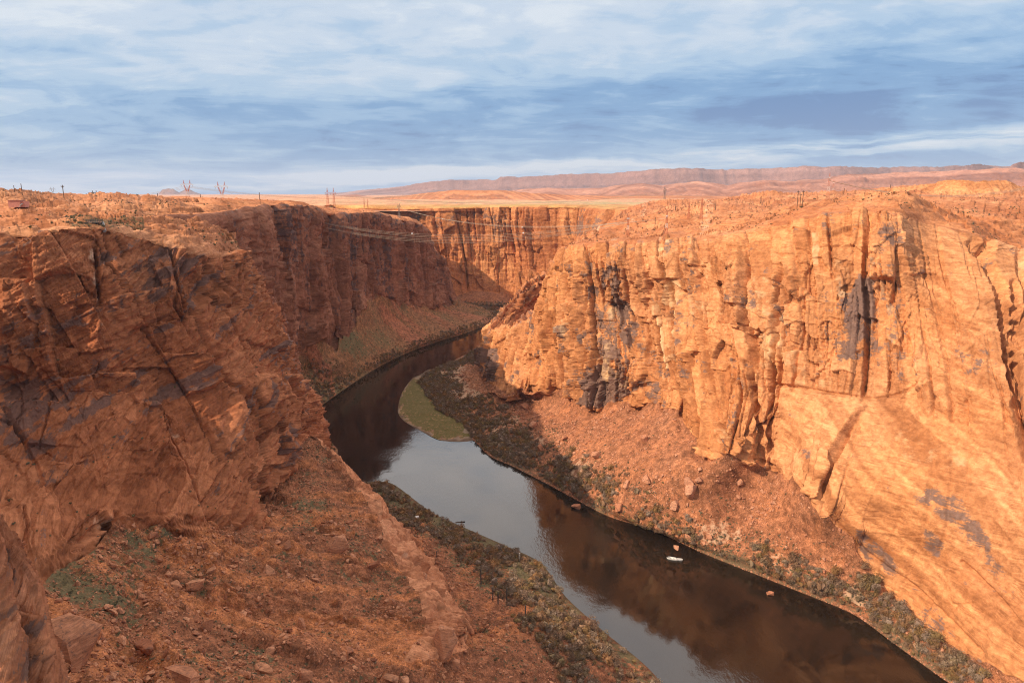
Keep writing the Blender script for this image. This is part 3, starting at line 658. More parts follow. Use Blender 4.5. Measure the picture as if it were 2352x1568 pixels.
d = b1 * .8 + (b2 + b3) * fb + bq + 7 * fbm(X / 80, Y / 80, Z / 90, 221, 3) + 2 * fbm(X / 16, Y / 16, Z / 9, 222, 3)
led = ((Z + 4 * vnoise(X / 60, Y / 60, Z / 50, 9)) / 11) % 1
d += 1.2 * (led ** 2 - .3)
P = P0 + Nf * (d * cliff)[..., None] * np.array((1, 1, .3))
hp = 5 * fbm(X / 110, Y / 110, 0, 231, 4)
ter = (hp * 1.6 + Z) / 3; P[..., 2] += plat * (hp * .5 + (np.floor(ter) + sstep(.4, 1, ter % 1) - ter) * 1.8) * sstep(0.0, .3, Tt) - 3 * (1 - sstep(0, .1, Tt))
P[..., 2] += sstep(3, 3.1, Tt) * (1 - sstep(5, 6, Tt)) * 2.0 * fbm(X / 14, Y / 14, 0, 241, 4)
U, V, FW = project(P0)
v = .10 + .4 * (_r(H1, 9) - .5) + .30 * (_r(H2, 9) - .5) + .18 * fbm(X / 60, Y / 60, Z / 90, 71, 3) + .30 * sstep(95, 150, Z) * (1 - sstep(165, 185, Z)) - .12 * (1 - sstep(30, 80, Z))
g = .1 * fbm(X / 40, Y / 40, Z / 40, 72, 3) + .1 * (1 - sstep(30, 60, Z)) + .25 * sstep(1390, 1430, U)
vgp = .40 + .5 * fbm(X / 60, Y / 60, 0, 73, 3)
paint(vgp, [(1060, 440), (1400, 440), (1400, 470), (1060, 476)], .35, 3)
Fm = np.stack((np.where(plat > .5, -.1, v), g, np.where(plat > .5, vgp, -.3), .5 + .6 * (_r(H2, 6) - .5)), 2)
Ft = np.stack((.4 + .4 * vnoise(X / 12, Y / 12, 0, 3), 0 * X - .2, -.1 + .65 * sstep(4.2, 5.6, Tt), sstep(5.85, 6, Tt) * .6), 2)
r2, r3 = Fl.row(2), Fl.row(3)
M_PF = rock_mat('far_plateau_ground', (.60, .27, .09), (.66, .34, .12), (.3, .13, .07), (.72, .45, .25), freq=.5, soil=(.52, .30, .10), veg=(.30, .25, .09), bmp=.5, bd=2)
sheet('far_plateau', P, M_PF, 0, r2, FF, Fm)
sheet('far_canyon_wall', P, M_F, r2, r3, FF, Fm)
sheet('far_riverbank', P, M_TR, r3, Fl.N - 1, FF, Ft)
FD = dict(P=P, N=Fl.normals(P), T=Tt, U=U, V=V, flip=FF)

# ------------------------------------------------------------------ LEFT-MIDDLE wall, in its own shade
M_ST = [
 S((0, W(-700, 420, 222)), (1, W(-420, 400, 218)), (2, W(-222, 400, 206)), (2.5, W(-190, 420, 120)), (3, W(-180, 430, 40)), (4, W(-172, 440, 18)), (5, W(-160, 450, 8)), (6, W(-140, 470, 0)), (7, W(-130, 470, -6))),
 S((0, 360, 452, 950), (1, 470, 463, 620), (2, 478, 492, 470), (2.5, W(-196, 480, 120)), (3, W(-186, 490, 45)), (4, W(-178, 500, 22)), (5, W(-168, 510, 8)), (6, W(-150, 520, 0)), (7, W(-140, 520, -6))),
 S((0, 430, 456, 1000), (1, 520, 463, 700), (2, 560, 479, 560), (2.3, 585, 600, 548), (2.6, 625, 760, 545), (3, W(-190, 560, 50)), (4, W(-182, 565, 25)), (5, W(-172, 568, 8)), (6, 775, 1030, 'z0'), (7, W(-140, 570, -6))),
 S((0, 540, 457, 1100), (1, 590, 461, 820), (2, 628, 470, 660), (2.3, 640, 600, 650), (2.6, 655, 760, 640), (3, 668, 850, 640), (4, 680, 900, 'z22'), (5, 697, 950, 'z8'), (6, 710, 985, 'z0'), (7, W(-180, 622, -6))),
 S((0, 610, 460, 1200), (1, 660, 465, 900), (2, 700, 474, 760), (2.3, 702, 600, 745), (2.6, 704, 720, 740), (3, 690, 790, 720), (4, 705, 850, 'z26'), (5, 715, 900, 'z9'), (6, 718, 950, 'z0'), (7, W(-190, 680, -6))),
 S((0, 665, 466, 1300), (1, 715, 475, 1000), (2, 760, 490, 850), (2.3, 765, 590, 835), (2.6, 775, 690, 825), (3, 778, 790, 805), (4, 770, 840, 'z26'), (5, 770, 875, 'z9'), (6, 775, 905, 'z0'), (7, W(-185, 740, -6))),
 S((0, 740, 480, 1350), (1, 780, 482, 1100), (2, 820, 489, 930), (2.3, 818, 580, 915), (2.6, 815, 670, 905), (3, 822, 738, 880), (4, 835, 790, 'z30'), (5, 850, 835, 'z9'), (6, 860, 848, 'z0'), (7, W(-165, 830, -6))),
 S((0, 820, 484, 1400), (1, 840, 484, 1180), (2, 868, 488, 990), (2.3, 862, 560, 980), (2.6, 858, 640, 970), (3, 858, 686, 960), (4, 890, 745, 'z34'), (5, 930, 798, 'z8'), (6, 940, 808, 'z0'), (7, W(-135, 930, -6))),
 S((0, 880, 490, 1420), (1, 890, 492, 1230), (2, 905, 502, 1050), (2.3, 903, 570, 1042), (2.6, 900, 640, 1035), (3, 905, 700, 1025), (4, 945, 735, 'z28'), (5, 1000, 775, 'z7'), (6, 1012, 782, 'z0'), (7, W(-95, 1010, -6))),
 S((0, 930, 498, 1420), (1, 935, 500, 1270), (2, 952, 510, 1120), (2.3, 955, 580, 1115), (2.6, 955, 650, 1110), (3, 955, 708, 1100), (4, 1000, 728, 'z20'), (5, 1060, 757, 'z6'), (6, 1072, 764, 'z0'), (7, W(-55, 1060, -6))),
 S((0, 950, 505, 1430), (1, 958, 510, 1320), (2, 980, 530, 1180), (2.3, 985, 600, 1175), (2.6, 985, 660, 1168), (3, 990, 710, 1150), (4, 1035, 722, 'z14'), (5, 1110, 740, 'z5'), (6, 1128, 742, 'z0'), (7, W(-25, 1130, -6))),
 S((0, 960, 520, 1430), (1, 968, 530, 1340), (2, 1008, 585, 1235), (2.3, 1015, 625, 1230), (2.6, 1022, 665, 1228), (3, 1032, 704, 1215), (4, 1070, 712, 'z9'), (5, 1140, 724, 'z4'), (6, 1160, 725, 'z0'), (7, W(-5, 1230, -6))),
 S((0, W(-230, 1440, 110)), (1, W(-200, 1380, 110)), (2, 1033, 622, 1290), (2.3, 1040, 650, 1288), (2.6, 1046, 672, 1286), (3, 1052, 692, 1280), (4, 1075, 702, 'z7'), (5, 1120, 710, 'z3'), (6, 1150, 713, 'z0'), (7, W(-15, 1310, -6))),
 S((0, W(-260, 1420, 100)), (1, W(-210, 1400, 90)), (2, W(-150, 1350, 80)), (2.3, W(-130, 1355, 55)), (2.6, W(-120, 1358, 30)), (3, W(-112, 1360, 12)), (4, W(-100, 1362, 7)), (5, W(-85, 1362, 3)), (6, W(-62, 1358, 0)), (7, W(-50, 1375, -6))),
 S((0, W(-290, 1410, 100)), (1, W(-250, 1420, 90)), (2, W(-200, 1400, 80)), (2.3, W(-180, 1410, 55)), (2.6, W(-170, 1415, 30)), (3, W(-160, 1420, 12)), (4, W(-150, 1422, 7)), (5, W(-140, 1425, 3)), (6, W(-125, 1430, 0)), (7, W(-115, 1440, -6))),
]
Lm = Loft(M_ST, [(0, 1, q(24)), (1, 2, q(44)), (2, 3, q(210)), (3, 6, q(90)), (6, 7, q(3))], [q(c) for c in (4, 16, 46, 54, 54, 54, 50, 46, 46, 42, 40, 34, 10, 4)])
fray(Lm, 3.0, 70, 18, 882, 16)
P0 = Lm.P; Nm = Lm.normals()
LMF = (Nm[Lm.row(2.6), Lm.M // 2] @ np.array((1, -.3, 0))) < 0
if LMF: Nm = -Nm
Tt = Lm.T; X, Y, Z = P0[..., 0], P0[..., 1], P0[..., 2]
Sx = np.repeat(Lm.S[Lm.row(2.6)][None], Lm.N, 0); U, V, FW = project(P0)
cliff = sstep(1.93, 2.05, Tt) * (1 - sstep(2.97, 3.02, Tt)); plat = 1 - sstep(1.9, 2.02, Tt)
b1, H1, e1 = columns(Sx, Z, 311, 44, 7, 90, 3, crack=11, cw=2.6, lean=.12, shelf=5)
b2, H2, e2 = columns(Sx, Z, 312, 16, 3.2, 40, 2.6, crack=6, cw=1.8, lean=.14, shelf=3.5)
b3, H3, e3 = columns(Sx, Z, 313, 6.5, 1.2, 15, 1.6, crack=2, cw=.9, lean=.1, shelf=2)
b4, H4, e4 = jointed(Sx, Z, 314, 2.6, 6, .7, facet=1.1)
d = b1 + b2 + b3 + b4 + 8 * fbm(X / 70, Y / 70, Z / 80, 321, 3) + 2.5 * fbm(X / 14, Y / 14, Z / 9, 322, 4)
P = P0 + Nm * (d * cliff)[..., None] * np.array((1, 1, .35))
hp = 8 * fbm(X / 80, Y / 80, 0, 331, 4) + 2 * fbm(X / 16, Y / 16, 0, 332, 3)
ter = (Z + hp + .1 * Y) / 3.4
P[..., 2] += plat * ((hp * .55) * (1 - .6 * sstep(1.5, 2, Tt)) + (np.floor(ter) + sstep(.45, 1, ter % 1) - ter) * 4.0) * sstep(0, .2, Tt)
tal = sstep(3, 3.08, Tt) * (1 - sstep(5.4, 6, Tt))
P[..., 2] += tal * (3.0 * fbm(X / 26, Y / 26, 0, 341, 4) * (1 - sstep(4.4, 5, Tt)) + 1.0 * vnoise(Sx / 12, Tt, 0, 342) + .6 * fbm(X / 4, Y / 4, 0, 343, 3))
v = .22 + .4 * (_r(H1, 9) - .5) + .32 * (_r(H2, 9) - .5) + .16 * fbm(X / 40, Y / 40, Z / 90, 71, 3) + .16 * sstep(120, 170, Z) - .10 * (1 - sstep(50, 90, Z))
g = .1 * fbm(X / 40, Y / 40, Z / 40, 72, 3)
sl = np.clip(.35 * fbm(X / 30, Y / 30, Z / 16, 74, 4) - .05, -1, 1)
Mm = np.stack((np.where(plat > .5, 0, v), g, np.where(plat > .5, .15 + .4 * fbm(X / 40, Y / 40, 0, 73, 3), sl), .5 + .6 * (_r(H2, 6) - .5)), 2)
vgm = .34 + .35 * fbm(X / 30, Y / 30, 0, 84, 4) + .15 * sstep(4.6, 5.6, Tt)
mr = .12 + .9 * np.clip(vnoise(Sx / 22 + 3, Tt * .5, 0, 85), 0, 1)
paint(mr, [(665, 740), (700, 745), (760, 850), (740, 880), (690, 800)], .8, 3)
paint(mr, [(870, 700), (900, 720), (990, 790), (970, 800), (880, 740)], .6, 2)
paint(vgm, [(790, 765), (850, 750), (900, 800), (830, 830), (770, 800)], .3, 4)
Mt = np.stack((mr, -.25 + 0 * X, vgm - .5 * (mr > .6), sstep(5.88, 6, Tt) * .7), 2)
r2, r3 = Lm.row(2), Lm.row(3)
sheet('left_far_plateau', P, M_PL, 0, r2, LMF, Mm)
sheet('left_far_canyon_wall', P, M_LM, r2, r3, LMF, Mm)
sheet('left_far_riverbank', P, M_TM, r3, Lm.N - 1, LMF, Mt)
MD = dict(P=P, N=Lm.normals(P), T=Tt, U=U, V=V, veg=vgm, flip=LMF)
print('F,LM', time.time() - T00)

# ------------------------------------------------------------------ LEFT near wall
N_ST = [
 S((0, W(-900, 250, 228)), (1, W(-500, 150, 224)), (2, W(-172, 40, 217)), (2.3, W(-166, 45, 190)), (2.6, W(-160, 50, 150)), (3, W(-150, 60, 106))),
 S((0, W(-900, 350, 228)), (1, W(-500, 220, 224)), (2, W(-205, 160, 216)), (2.3, W(-200, 150, 190)), (2.6, W(-190, 140, 150)), (3, W(-165, 120, 106))),  # unseen stretch of rim, drawn in towards the river to shade the talus
 S((0, -350, 425, 750), (1, -340, 462, 480), (1.6, -330, 490, 340), (2, -330, 520, 290), (2.2, -320, 650, 262), (2.45, -300, 850, 240), (2.7, -260, 1100, 205), (3, W(-165, 170, 106))),
 S((0, 0, 432, 620), (.5, 0, 450, 500), (1, 0, 472, 420), (1.6, 0, 505, 345), (2, 5, 535, 305), (2.2, 5, 700, 288), (2.45, 10, 900, 272), (2.7, 20, 1070, 245), (2.85, 30, 1180, 222), (3, 75, 1340, 188)),
 S((0, 110, 441, 650), (.5, 110, 455, 520), (1, 110, 475, 430), (1.6, 120, 500, 350), (2, 125, 530, 312), (2.2, 125, 700, 295), (2.45, 140, 900, 280), (2.7, 150, 1070, 255), (2.85, 160, 1150, 238), (3, 170, 1290, 203)),
 S((0, 240, 447, 680), (.5, 240, 458, 540), (1, 240, 478, 440), (1.6, 240, 502, 365), (2, 240, 520, 325), (2.2, 250, 700, 305), (2.45, 262, 900, 290), (2.7, 270, 1040, 270), (2.85, 270, 1130, 252), (3, 262, 1225, 232)),
 S((0, 340, 452, 680), (.5, 350, 464, 540), (1, 350, 482, 450), (1.6, 340, 515, 385), (2, 335, 550, 345), (2.2, 345, 720, 322), (2.45, 365, 900, 305), (2.7, 380, 1050, 282), (3, 400, 1205, 250)),
 S((0, 420, 455, 660), (.5, 435, 466, 560), (1, 440, 486, 470), (1.6, 430, 525, 400), (2, 420, 570, 352), (2.2, 440, 720, 332), (2.45, 465, 900, 315), (2.7, 480, 1060, 288), (3, 490, 1208, 258)),
 S((0, 450, 457, 640), (.5, 475, 472, 570), (1, 490, 495, 500), (1.6, 495, 535, 430), (2, 500, 590, 375), (2.2, 520, 720, 360), (2.45, 550, 880, 345), (2.7, 570, 1050, 315), (3, 585, 1195, 283)),
 S((0, 455, 462, 620), (.5, 485, 480, 570), (1, 510, 510, 510), (1.6, 530, 545, 455), (2, 548, 582, 408), (2.2, 590, 700, 395), (2.45, 640, 850, 385), (2.7, 655, 960, 375), (3, 640, 1085, 352)),
 S((0, W(-250, 590, 200)), (.5, W(-225, 560, 200)), (1, W(-205, 520, 200)), (1.6, 540, 548, 480), (2, 560, 590, 440), (2.2, 606, 700, 435), (2.45, 655, 850, 430), (2.7, 685, 950, 428), (3, 692, 990, 425)),
 S((0, W(-260, 600, 190)), (.5, W(-240, 590, 190)), (1, W(-228, 560, 188)), (1.6, W(-215, 530, 180)), (2, W(-195, 500, 165)), (2.2, W(-180, 500, 130)), (2.45, W(-165, 495, 100)), (2.7, W(-150, 485, 70)), (3, W(-140, 480, 30))),
 S((0, W(-270, 620, 180)), (.5, W(-250, 610, 180)), (1, W(-240, 590, 175)), (1.6, W(-225, 570, 160)), (2, W(-210, 560, 140)), (2.2, W(-200, 560, 110)), (2.45, W(-190, 555, 80)), (2.7, W(-180, 550, 50)), (3, W(-170, 545, 20))),
]
Ln = Loft(N_ST, [(0, 1, q(44)), (1, 2, q(96)), (2, 3, q(360))], [q(c) for c in (6, 8, 24, 70, 76, 70, 66, 66, 70, 60, 30, 10)])
Ln.P[..., 2] -= 14 * sstep(2.93, 3.0, Ln.T); Ln.P[..., 0] += 3 * sstep(2.93, 3.0, Ln.T)
P0 = Ln.P; Nn = Ln.normals()
LNF = (Nn[Ln.row(2.4), Ln.M // 2] @ np.array((.7, -.7, 0))) < 0
if LNF: Nn = -Nn
Tt = Ln.T; X, Y, Z = P0[..., 0], P0[..., 1], P0[..., 2]
Sx = np.repeat(Ln.S[Ln.row(2.4)][None], Ln.N, 0); U, V, FW = project(P0)
cliff = sstep(1.93, 2.04, Tt); plat = 1 - sstep(1.92, 2.02, Tt)
low = sstep(2.55, 2.75, Tt) * (1 - sstep(380, 520, U))             # broken slickrock benches under the face
b1, H1, e1 = jointed(Sx + 6 * vnoise(X / 30, Y / 30, Z / 30, 3), Z + 8 * vnoise(X / 25, Y / 25, Z / 25, 5), 411, 30, 40, 4.8, facet=1.1, crack=.8, cw=.03, lean=.30, tilt=-.22)
b2, H2, e2 = jointed(Sx + 4 * vnoise(X / 14, Y / 14, Z / 14, 4), Z + 5 * vnoise(X / 12, Y / 12, Z / 12, 6), 412, 13, 15, 2.7, facet=1.1, crack=.6, cw=.04, lean=.35, tilt=-.25)
b3, H3, e3 = jointed(Sx + 2 * vnoise(X / 5, Y / 5, Z / 5, 4), Z + 2 * vnoise(X / 5, Y / 5, Z / 5, 6), 413, 5.5, 5, 1.1, facet=1.2, crack=.3, cw=.06, tilt=-.3)
b4, H4, e4 = jointed(Sx, Z, 414, 2.2, 1.6, .42, facet=1.1, tilt=-.3)
rgh = .55 + .55 * sstep(-.2, .5, fbm(X / 45, Y / 45, Z / 45, 420, 2))
bk, Hk, ek = columns(Sx + .3 * Z, Z, 415, 18, 2.2, 20, 2.4, crack=2.2, cw=.7, lean=.2, shelf=4)
d = bk + b1 * .8 + (b2 + b3 + b4) * rgh + 4 * fbm(X / 50, Y / 50, Z / 50, 421, 3) + 1.1 * fbm(X / 8, Y / 8, Z / 8, 422, 4)
s2_ = .55 * Z - .95 * Sx; stp = inpoly(U, V, [(430, 1000), (500, 880), (600, 830), (660, 900), (700, 990), (640, 1100), (560, 1200), (430, 1200)]).astype(float)
d += 1.1 * ((s2_ / 6.0 % 1) ** 2 - .3) * blur(stp, 10)
bed = Z - .42 * Sx + 6 * vnoise(X / 40, Y / 40, Z / 40, 31)
led = (bed / 7.5) % 1; d += 2.8 * (led ** 2 - .3) * (.5 + .8 * vnoise(X / 22, Y / 22, Z / 22, 33))
led = (bed / 2.3) % 1; d += .7 * (led - .5) * sstep(-.3, .3, vnoise(X / 30, Y / 30, Z / 30, 37))
s1_ = Z - .42 * Sx + 5 * vnoise(X / 45, Y / 45, Z / 45, 440)
d += 1.5 * (1 - blur(stp, 10)) * (((s1_ / 4.6) % 1) ** 3 - .25) * (.7 + .7 * vnoise(X / 25, Y / 25, Z / 25, 446))
d += low * (4.5 * fbm(X / 16, Y / 16, Z / 9, 430, 4) + 2.5 * (((Z + .3 * Sx + 4 * fbm(X / 20, Y / 20, 0, 431, 2)) / 9) % 1 - .5))
groove(cliffwarp([(250, 520), (262, 600), (300, 700), (330, 760)], 5), 4, 4)
groove(cliffwarp([(452, 575), (425, 640), (400, 700), (430, 740)], 3), 6, 5)
groove(cliffwarp([(225, 560), (228, 640), (232, 700)], 3), 9, 7)
groove(cliffwarp([(395, 530), (398, 620), (432, 700), (450, 770)], 4), 6, 5)
groove(cliffwarp([(645, 860), (655, 920), (648, 990), (640, 1060), (612, 1120)], 3), 5, 6)
groove(cliffwarp([(520, 990), (545, 1060), (575, 1130), (600, 1180)], 4), 8, 6)
groove(cliffwarp([(120, 900), (110, 960), (90, 1030)], 5), 3, 3)
groove([(275, 1165), (272, 1205)], 14, 7, taper=.3)
block([(0, 640), (60, 640), (85, 740), (70, 860), (0, 840)], 5)
block([(440, 560), (390, 640), (455, 700), (540, 660), (530, 590)], -4, 3)
block([(240, 600), (395, 585), (420, 700), (300, 760), (255, 700)], 3, 3)
block([(335, 930), (420, 960), (450, 1080), (390, 1090), (340, 1010)], 4, 3)
block([(500, 900), (600, 860), (640, 900), (600, 1090), (540, 1100), (500, 1000)], 4, 4)
P = P0 + Nn * (d * cliff )[..., None] * np.array((1, 1, .5))
hp = 7 * fbm(X / 60, Y / 60, 0, 451, 4) + 2.4 * fbm(X / 14, Y / 14, 0, 452, 4)
ter = (Z + hp - .12 * X + .05 * Y) / 4.4; tr = np.floor(ter) + sstep(.45, 1.0, ter % 1)
t2 = ((hp * 1.6 - .28 * X + .22 * Y + 4 * vnoise(X / 18, Y / 18, 0, 453)) / 2.6) % 1
amp = (1 - sstep(1.75, 2.0, Tt))
w1, w2, HB, bx, by = worley((X + 4 * vnoise(X / 9, Y / 9, 0, 490)) / 15, (Y + 4 * vnoise(X / 9, Y / 9, 0, 491)) / 18, 492)
w3, w4, HC, bx, by = worley(X / 5.5, Y / 6.5, 493)
P[..., 2] += plat * sstep(.02, .2, Tt) * (.4 + .6 * amp) * ((_r(HB, 3) - .5) * 3.0 + (_r(HC, 3) - .5) * 1.0)
P[..., 2] += plat * ((hp * .95 * sstep(0, .2, Tt)) * (.2 + .8 * amp) + (tr - ter) * 4.6 + 1.3 * (t2 ** 2 - .3)) * (.45 + .55 * amp)
v = .08 + .40 * (_r(H1, 9) - .5) + .26 * (_r(H2, 9) - .5) + .20 * (_r(H3, 9) - .5) + .25 * fbm(X / 30, Y / 30, Z / 30, 71, 3)
v = v * (1 - .7 * low)
v += .18 * sstep(520, 600, V + 0 * U) * (1 - sstep(1000, 1100, V))
paint(v, [(420, 590), (470, 585), (455, 720), (420, 720)], .4)
paint(v, [(350, 560), (395, 560), (400, 680), (330, 700)], .3)
paint(v, [(0, 880), (330, 790), (500, 850), (480, 900), (250, 960), (0, 1080)], .22, 6)
paint(v, [(560, 890), (640, 850), (600, 920), (560, 1000), (530, 960)], .35, 3)
paint(v, [(60, 1010), (160, 1020), (160, 1100), (80, 1110)], .45, 3)
paint(v, [(640, 960), (690, 985), (660, 1060), (610, 1100)], .3, 2)
s1 = Z - .42 * Sx + 5 * vnoise(X / 45, Y / 45, Z / 45, 440); s2 = .55 * Z - .95 * Sx + 4 * vnoise(X / 30, Y / 30, Z / 30, 441)
steep = blur(inpoly(U, V, [(430, 1000), (500, 880), (600, 830), (660, 900), (700, 990), (640, 1100), (560, 1200), (430, 1200)]).astype(float), 12)
bandn = (1 - steep) * (.55 * vnoise(s1 / 4.2, Sx / 90, 0, 442) + .35 * vnoise(s1 / 1.6, Sx / 50, 0, 443)) + steep * (.5 * vnoise(s2 / 2.6, Z / 60, 0, 444) + .4 * vnoise(s2 / 1.2, Z / 40, 0, 445))
v = v + .8 * bandn * cliff
g = .12 * fbm(X / 20, Y / 20, Z / 20, 72, 3) - .45 * bandn * cliff
paint(g, [(200, 560), (222, 560), (236, 700), (250, 790), (235, 790), (215, 690)], .5, 5)
paint(g, [(235, 795), (262, 860), (270, 920), (250, 925), (236, 850)], .4, 5)
paint(g, [(370, 950), (420, 1000), (440, 1080), (400, 1060)], .35, 4)
paint(g, [(225, 1175), (262, 1170), (262, 1210), (225, 1215)], .5, 4)
sl = .35 * fbm(X / 22, Y / 22, Z / 14, 74, 4) - .15 + .26 * low
pv = .12 + .5 * fbm(X / 22, Y / 22, 0, 73, 4)
paint(pv, [(150, 495), (330, 505), (330, 520), (160, 520)], .5, 2)
Nmk = np.stack((np.where(plat > .5, .05, v), g, np.where(plat > .5, pv, sl), .5 + .6 * (_r(H2, 6) - .5) + .3 * (_r(H3, 6) - .5)), 2)
r2 = Ln.row(2)
M_PLN = rock_mat('left_slickrock', (.46, .175, .075), (.53, .235, .11), (.22, .10, .065), (.70, .45, .30), dip=(.18, .1), freq=1.1, bmp=.7, bd=1.2, streaks=.2)  # darker copy of the plateau slickrock, shade of the ledges put into its colour
sheet('left_plateau', P, M_PLN, 0, r2, LNF, Nmk)
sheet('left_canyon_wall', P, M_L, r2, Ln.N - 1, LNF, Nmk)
ND = dict(P=P, N=Ln.normals(P), T=Tt, U=U, V=V, flip=LNF)
print('LN', time.time() - T00)

# ------------------------------------------------------------------ LEFT talus and lower bank in the foreground
# rows: 0 under the wall, 1..2 slope, 3 edge of the slickrock hump, 3.4 foot of the drop, 5 bank, 6 shore, 7 bed
T_ST = [
 S((0, 655, 960, 440), (1, 690, 988, 427), (2, 710, 1000, 424), (3, 726, 1012, 422), (3.4, W(-128, 445, 20)), (5, W(-140, 480, 6)), (6, 790, 1078, 'z0'), (7, W(-130, 545, -6))),
 S((0, 640, 1060, 385), (1, 690, 1040, 395), (2, 730, 1040, 402), (3, 778, 1062, 400), (3.4, W(-96, 425, 16)), (5, 822, 1125, 'z5'), (6, 830, 1104, 'z0'), (7, W(-112, 520, -6))),
 S((0, 610, 1140, 330), (1, 680, 1110, 350), (2, 760, 1110, 362), (3, 822, 1112, 366), (3.4, W(-78, 392, 18)), (5, W(-85, 425, 6)), (6, 900, 1110, 'z0'), (7, W(-84, 510, -6))),
 S((0, 585, 1200, 290), (1, 660, 1170, 310), (2, 790, 1165, 328), (3, 868, 1180, 334), (3.4, W(-58, 365, 18)), (5, 960, 1195, 'z7'), (6, 985, 1172, 'z0'), (7, W(-50, 465, -6))),
 S((0, 520, 1205, 268), (1, 620, 1230, 280), (2, 790, 1225, 302), (3, 898, 1262, 306), (3.4, W(-40, 335, 17)), (5, 1040, 1235, 'z7'), (6, 1060, 1208, 'z0'), (7, W(-25, 440, -6))),
 S((0, 400, 1195, 252), (1, 560, 1275, 256), (2, 800, 1290, 275), (3, 950, 1325, 283), (3.4, W(-28, 305, 18)), (5, 1130, 1290, 'z9'), (6, 1160, 1252, 'z0'), (7, W(3, 420, -6))),
 S((0, 330, 1195, 245), (1, 480, 1310, 235), (2, 780, 1360, 252), (3, 992, 1388, 267), (3.4, W(-14, 285, 18)), (5, 1200, 1350, 'z10'), (6, 1242, 1292, 'z0'), (7, W(28, 390, -6))),
 S((0, 262, 1205, 238), (1, 420, 1340, 222), (2, 740, 1440, 235), (3, 1018, 1450, 252), (3.4, 1060, 1450, 'z24'), (5, 1240, 1420, 'z11'), (6, 1300, 1370, 'z0'), (7, W(42, 350, -6))),
 S((0, 215, 1260, 215), (1, 350, 1370, 208), (2, 640, 1500, 200), (3, 960, 1540, 215), (3.4, 1080, 1520, 'z30'), (5, 1330, 1480, 'z9'), (6, 1390, 1452, 'z0'), (7, W(60, 310, -6))),
 S((0, 130, 1305, 197), (1, 280, 1420, 188), (2, 560, 1560, 172), (3, 900, 1640, 185), (3.4, 1090, 1620, 'z34'), (5, 1400, 1570, 'z8'), (6, 1500, 1545, 'z0'), (7, W(76, 280, -6))),
 S((0, 60, 1390, 168), (1, 200, 1500, 162), (2, 480, 1660, 148), (3, 850, 1800, 158), (3.4, 1090, 1780, 'z40'), (5, 1500, 1740, 'z8'), (6, W(84, 225, 0)), (7, W(96, 228, -6))),
 S((0, -60, 1500, 138), (1, 120, 1600, 138), (2, 380, 1900, 115), (3, W(-20, 130, 60)), (3.4, W(10, 140, 42)), (5, W(70, 155, 9)), (6, W(96, 160, 0)), (7, W(108, 162, -6))),
 S((0, W(-150, 60, 120)), (1, W(-100, 60, 105)), (2, W(-50, 60, 82)), (3, W(-10, 60, 62)), (3.4, W(20, 60, 44)), (5, W(85, 60, 9)), (6, W(108, 60, 0)), (7, W(118, 60, -6))),
]
Tl = Loft(T_ST, [(0, 3, q(270)), (3, 3.4, q(40)), (3.4, 6, q(140)), (6, 7, q(3))], [q(c) for c in (34, 36, 44, 46, 50, 50, 56, 56, 56, 46, 20, 4)])
P0 = Tl.P; Nt = Tl.normals()
TF = Nt[Tl.row(2), Tl.M // 2, 2] < 0
if TF: Nt = -Nt
Tt = Tl.T; X, Y, Z = P0[..., 0], P0[..., 1], P0[..., 2]; U, V, FW = project(P0)
A_ = Tl.par[None] + 0 * Tt
land = 1 - sstep(5.5, 6, Tt)
hump = sstep(2.55, 2.9, Tt) * (1 - sstep(3.42, 3.6, Tt)) * (1 - sstep(7.1, 8.0, A_))   # bare rock edge
d = 3.2 * fbm(X / 24, Y / 24, Z / 24, 511, 4) + 1.5 * fbm(X / 6, Y / 6, Z / 6, 512, 4) + .5 * fbm(X / 1.2, Y / 1.2, Z / 1.2, 513, 2)
rill = vnoise(A_ * 5 + .5 * fbm(X / 20, Y / 20, 0, 515, 2), Tt * .8, 0, 514); d += 1.3 * rill * (1 - hump) * (1 - sstep(3.2, 4, Tt))
b, Hh, e = jointed(A_ * 20, Z, 516, 9, 9, 1.6, facet=1, crack=1.0, cw=.06)
b_, Hs, es = jointed(A_ * 20 + .3 * X, Z, 517, 3, 3, .5, facet=1)
d += hump * (1.4 * b + b_ + 2.0 + 2.5 * fbm(X / 12, Y / 12, Z / 8, 518, 3))
d += sstep(3.4, 3.8, Tt) * land * (1.2 * fbm(X / 9, Y / 9, 0, 519, 4))
rn = fbm(X / 17, Y / 17, Z / 17, 550, 3); oc = sstep(.16, .24, rn) * (1 - hump) * (1 - sstep(2.9, 3.4, Tt))        # outcropping ribs of bedrock
cb, Hc, ec = columns(A_ * 20 + .5 * Z, Z * 1.3, 551, 5, .7, 4, .8, crack=1.2, cw=.6, shelf=1)
d += oc * (1.5 + 5 * np.clip(rn - .2, 0, 1) + cb)
P = P0 + Nt * (d * land * (.3 + .7 * (1 - sstep(4.4, 5.6, Tt))))[..., None]
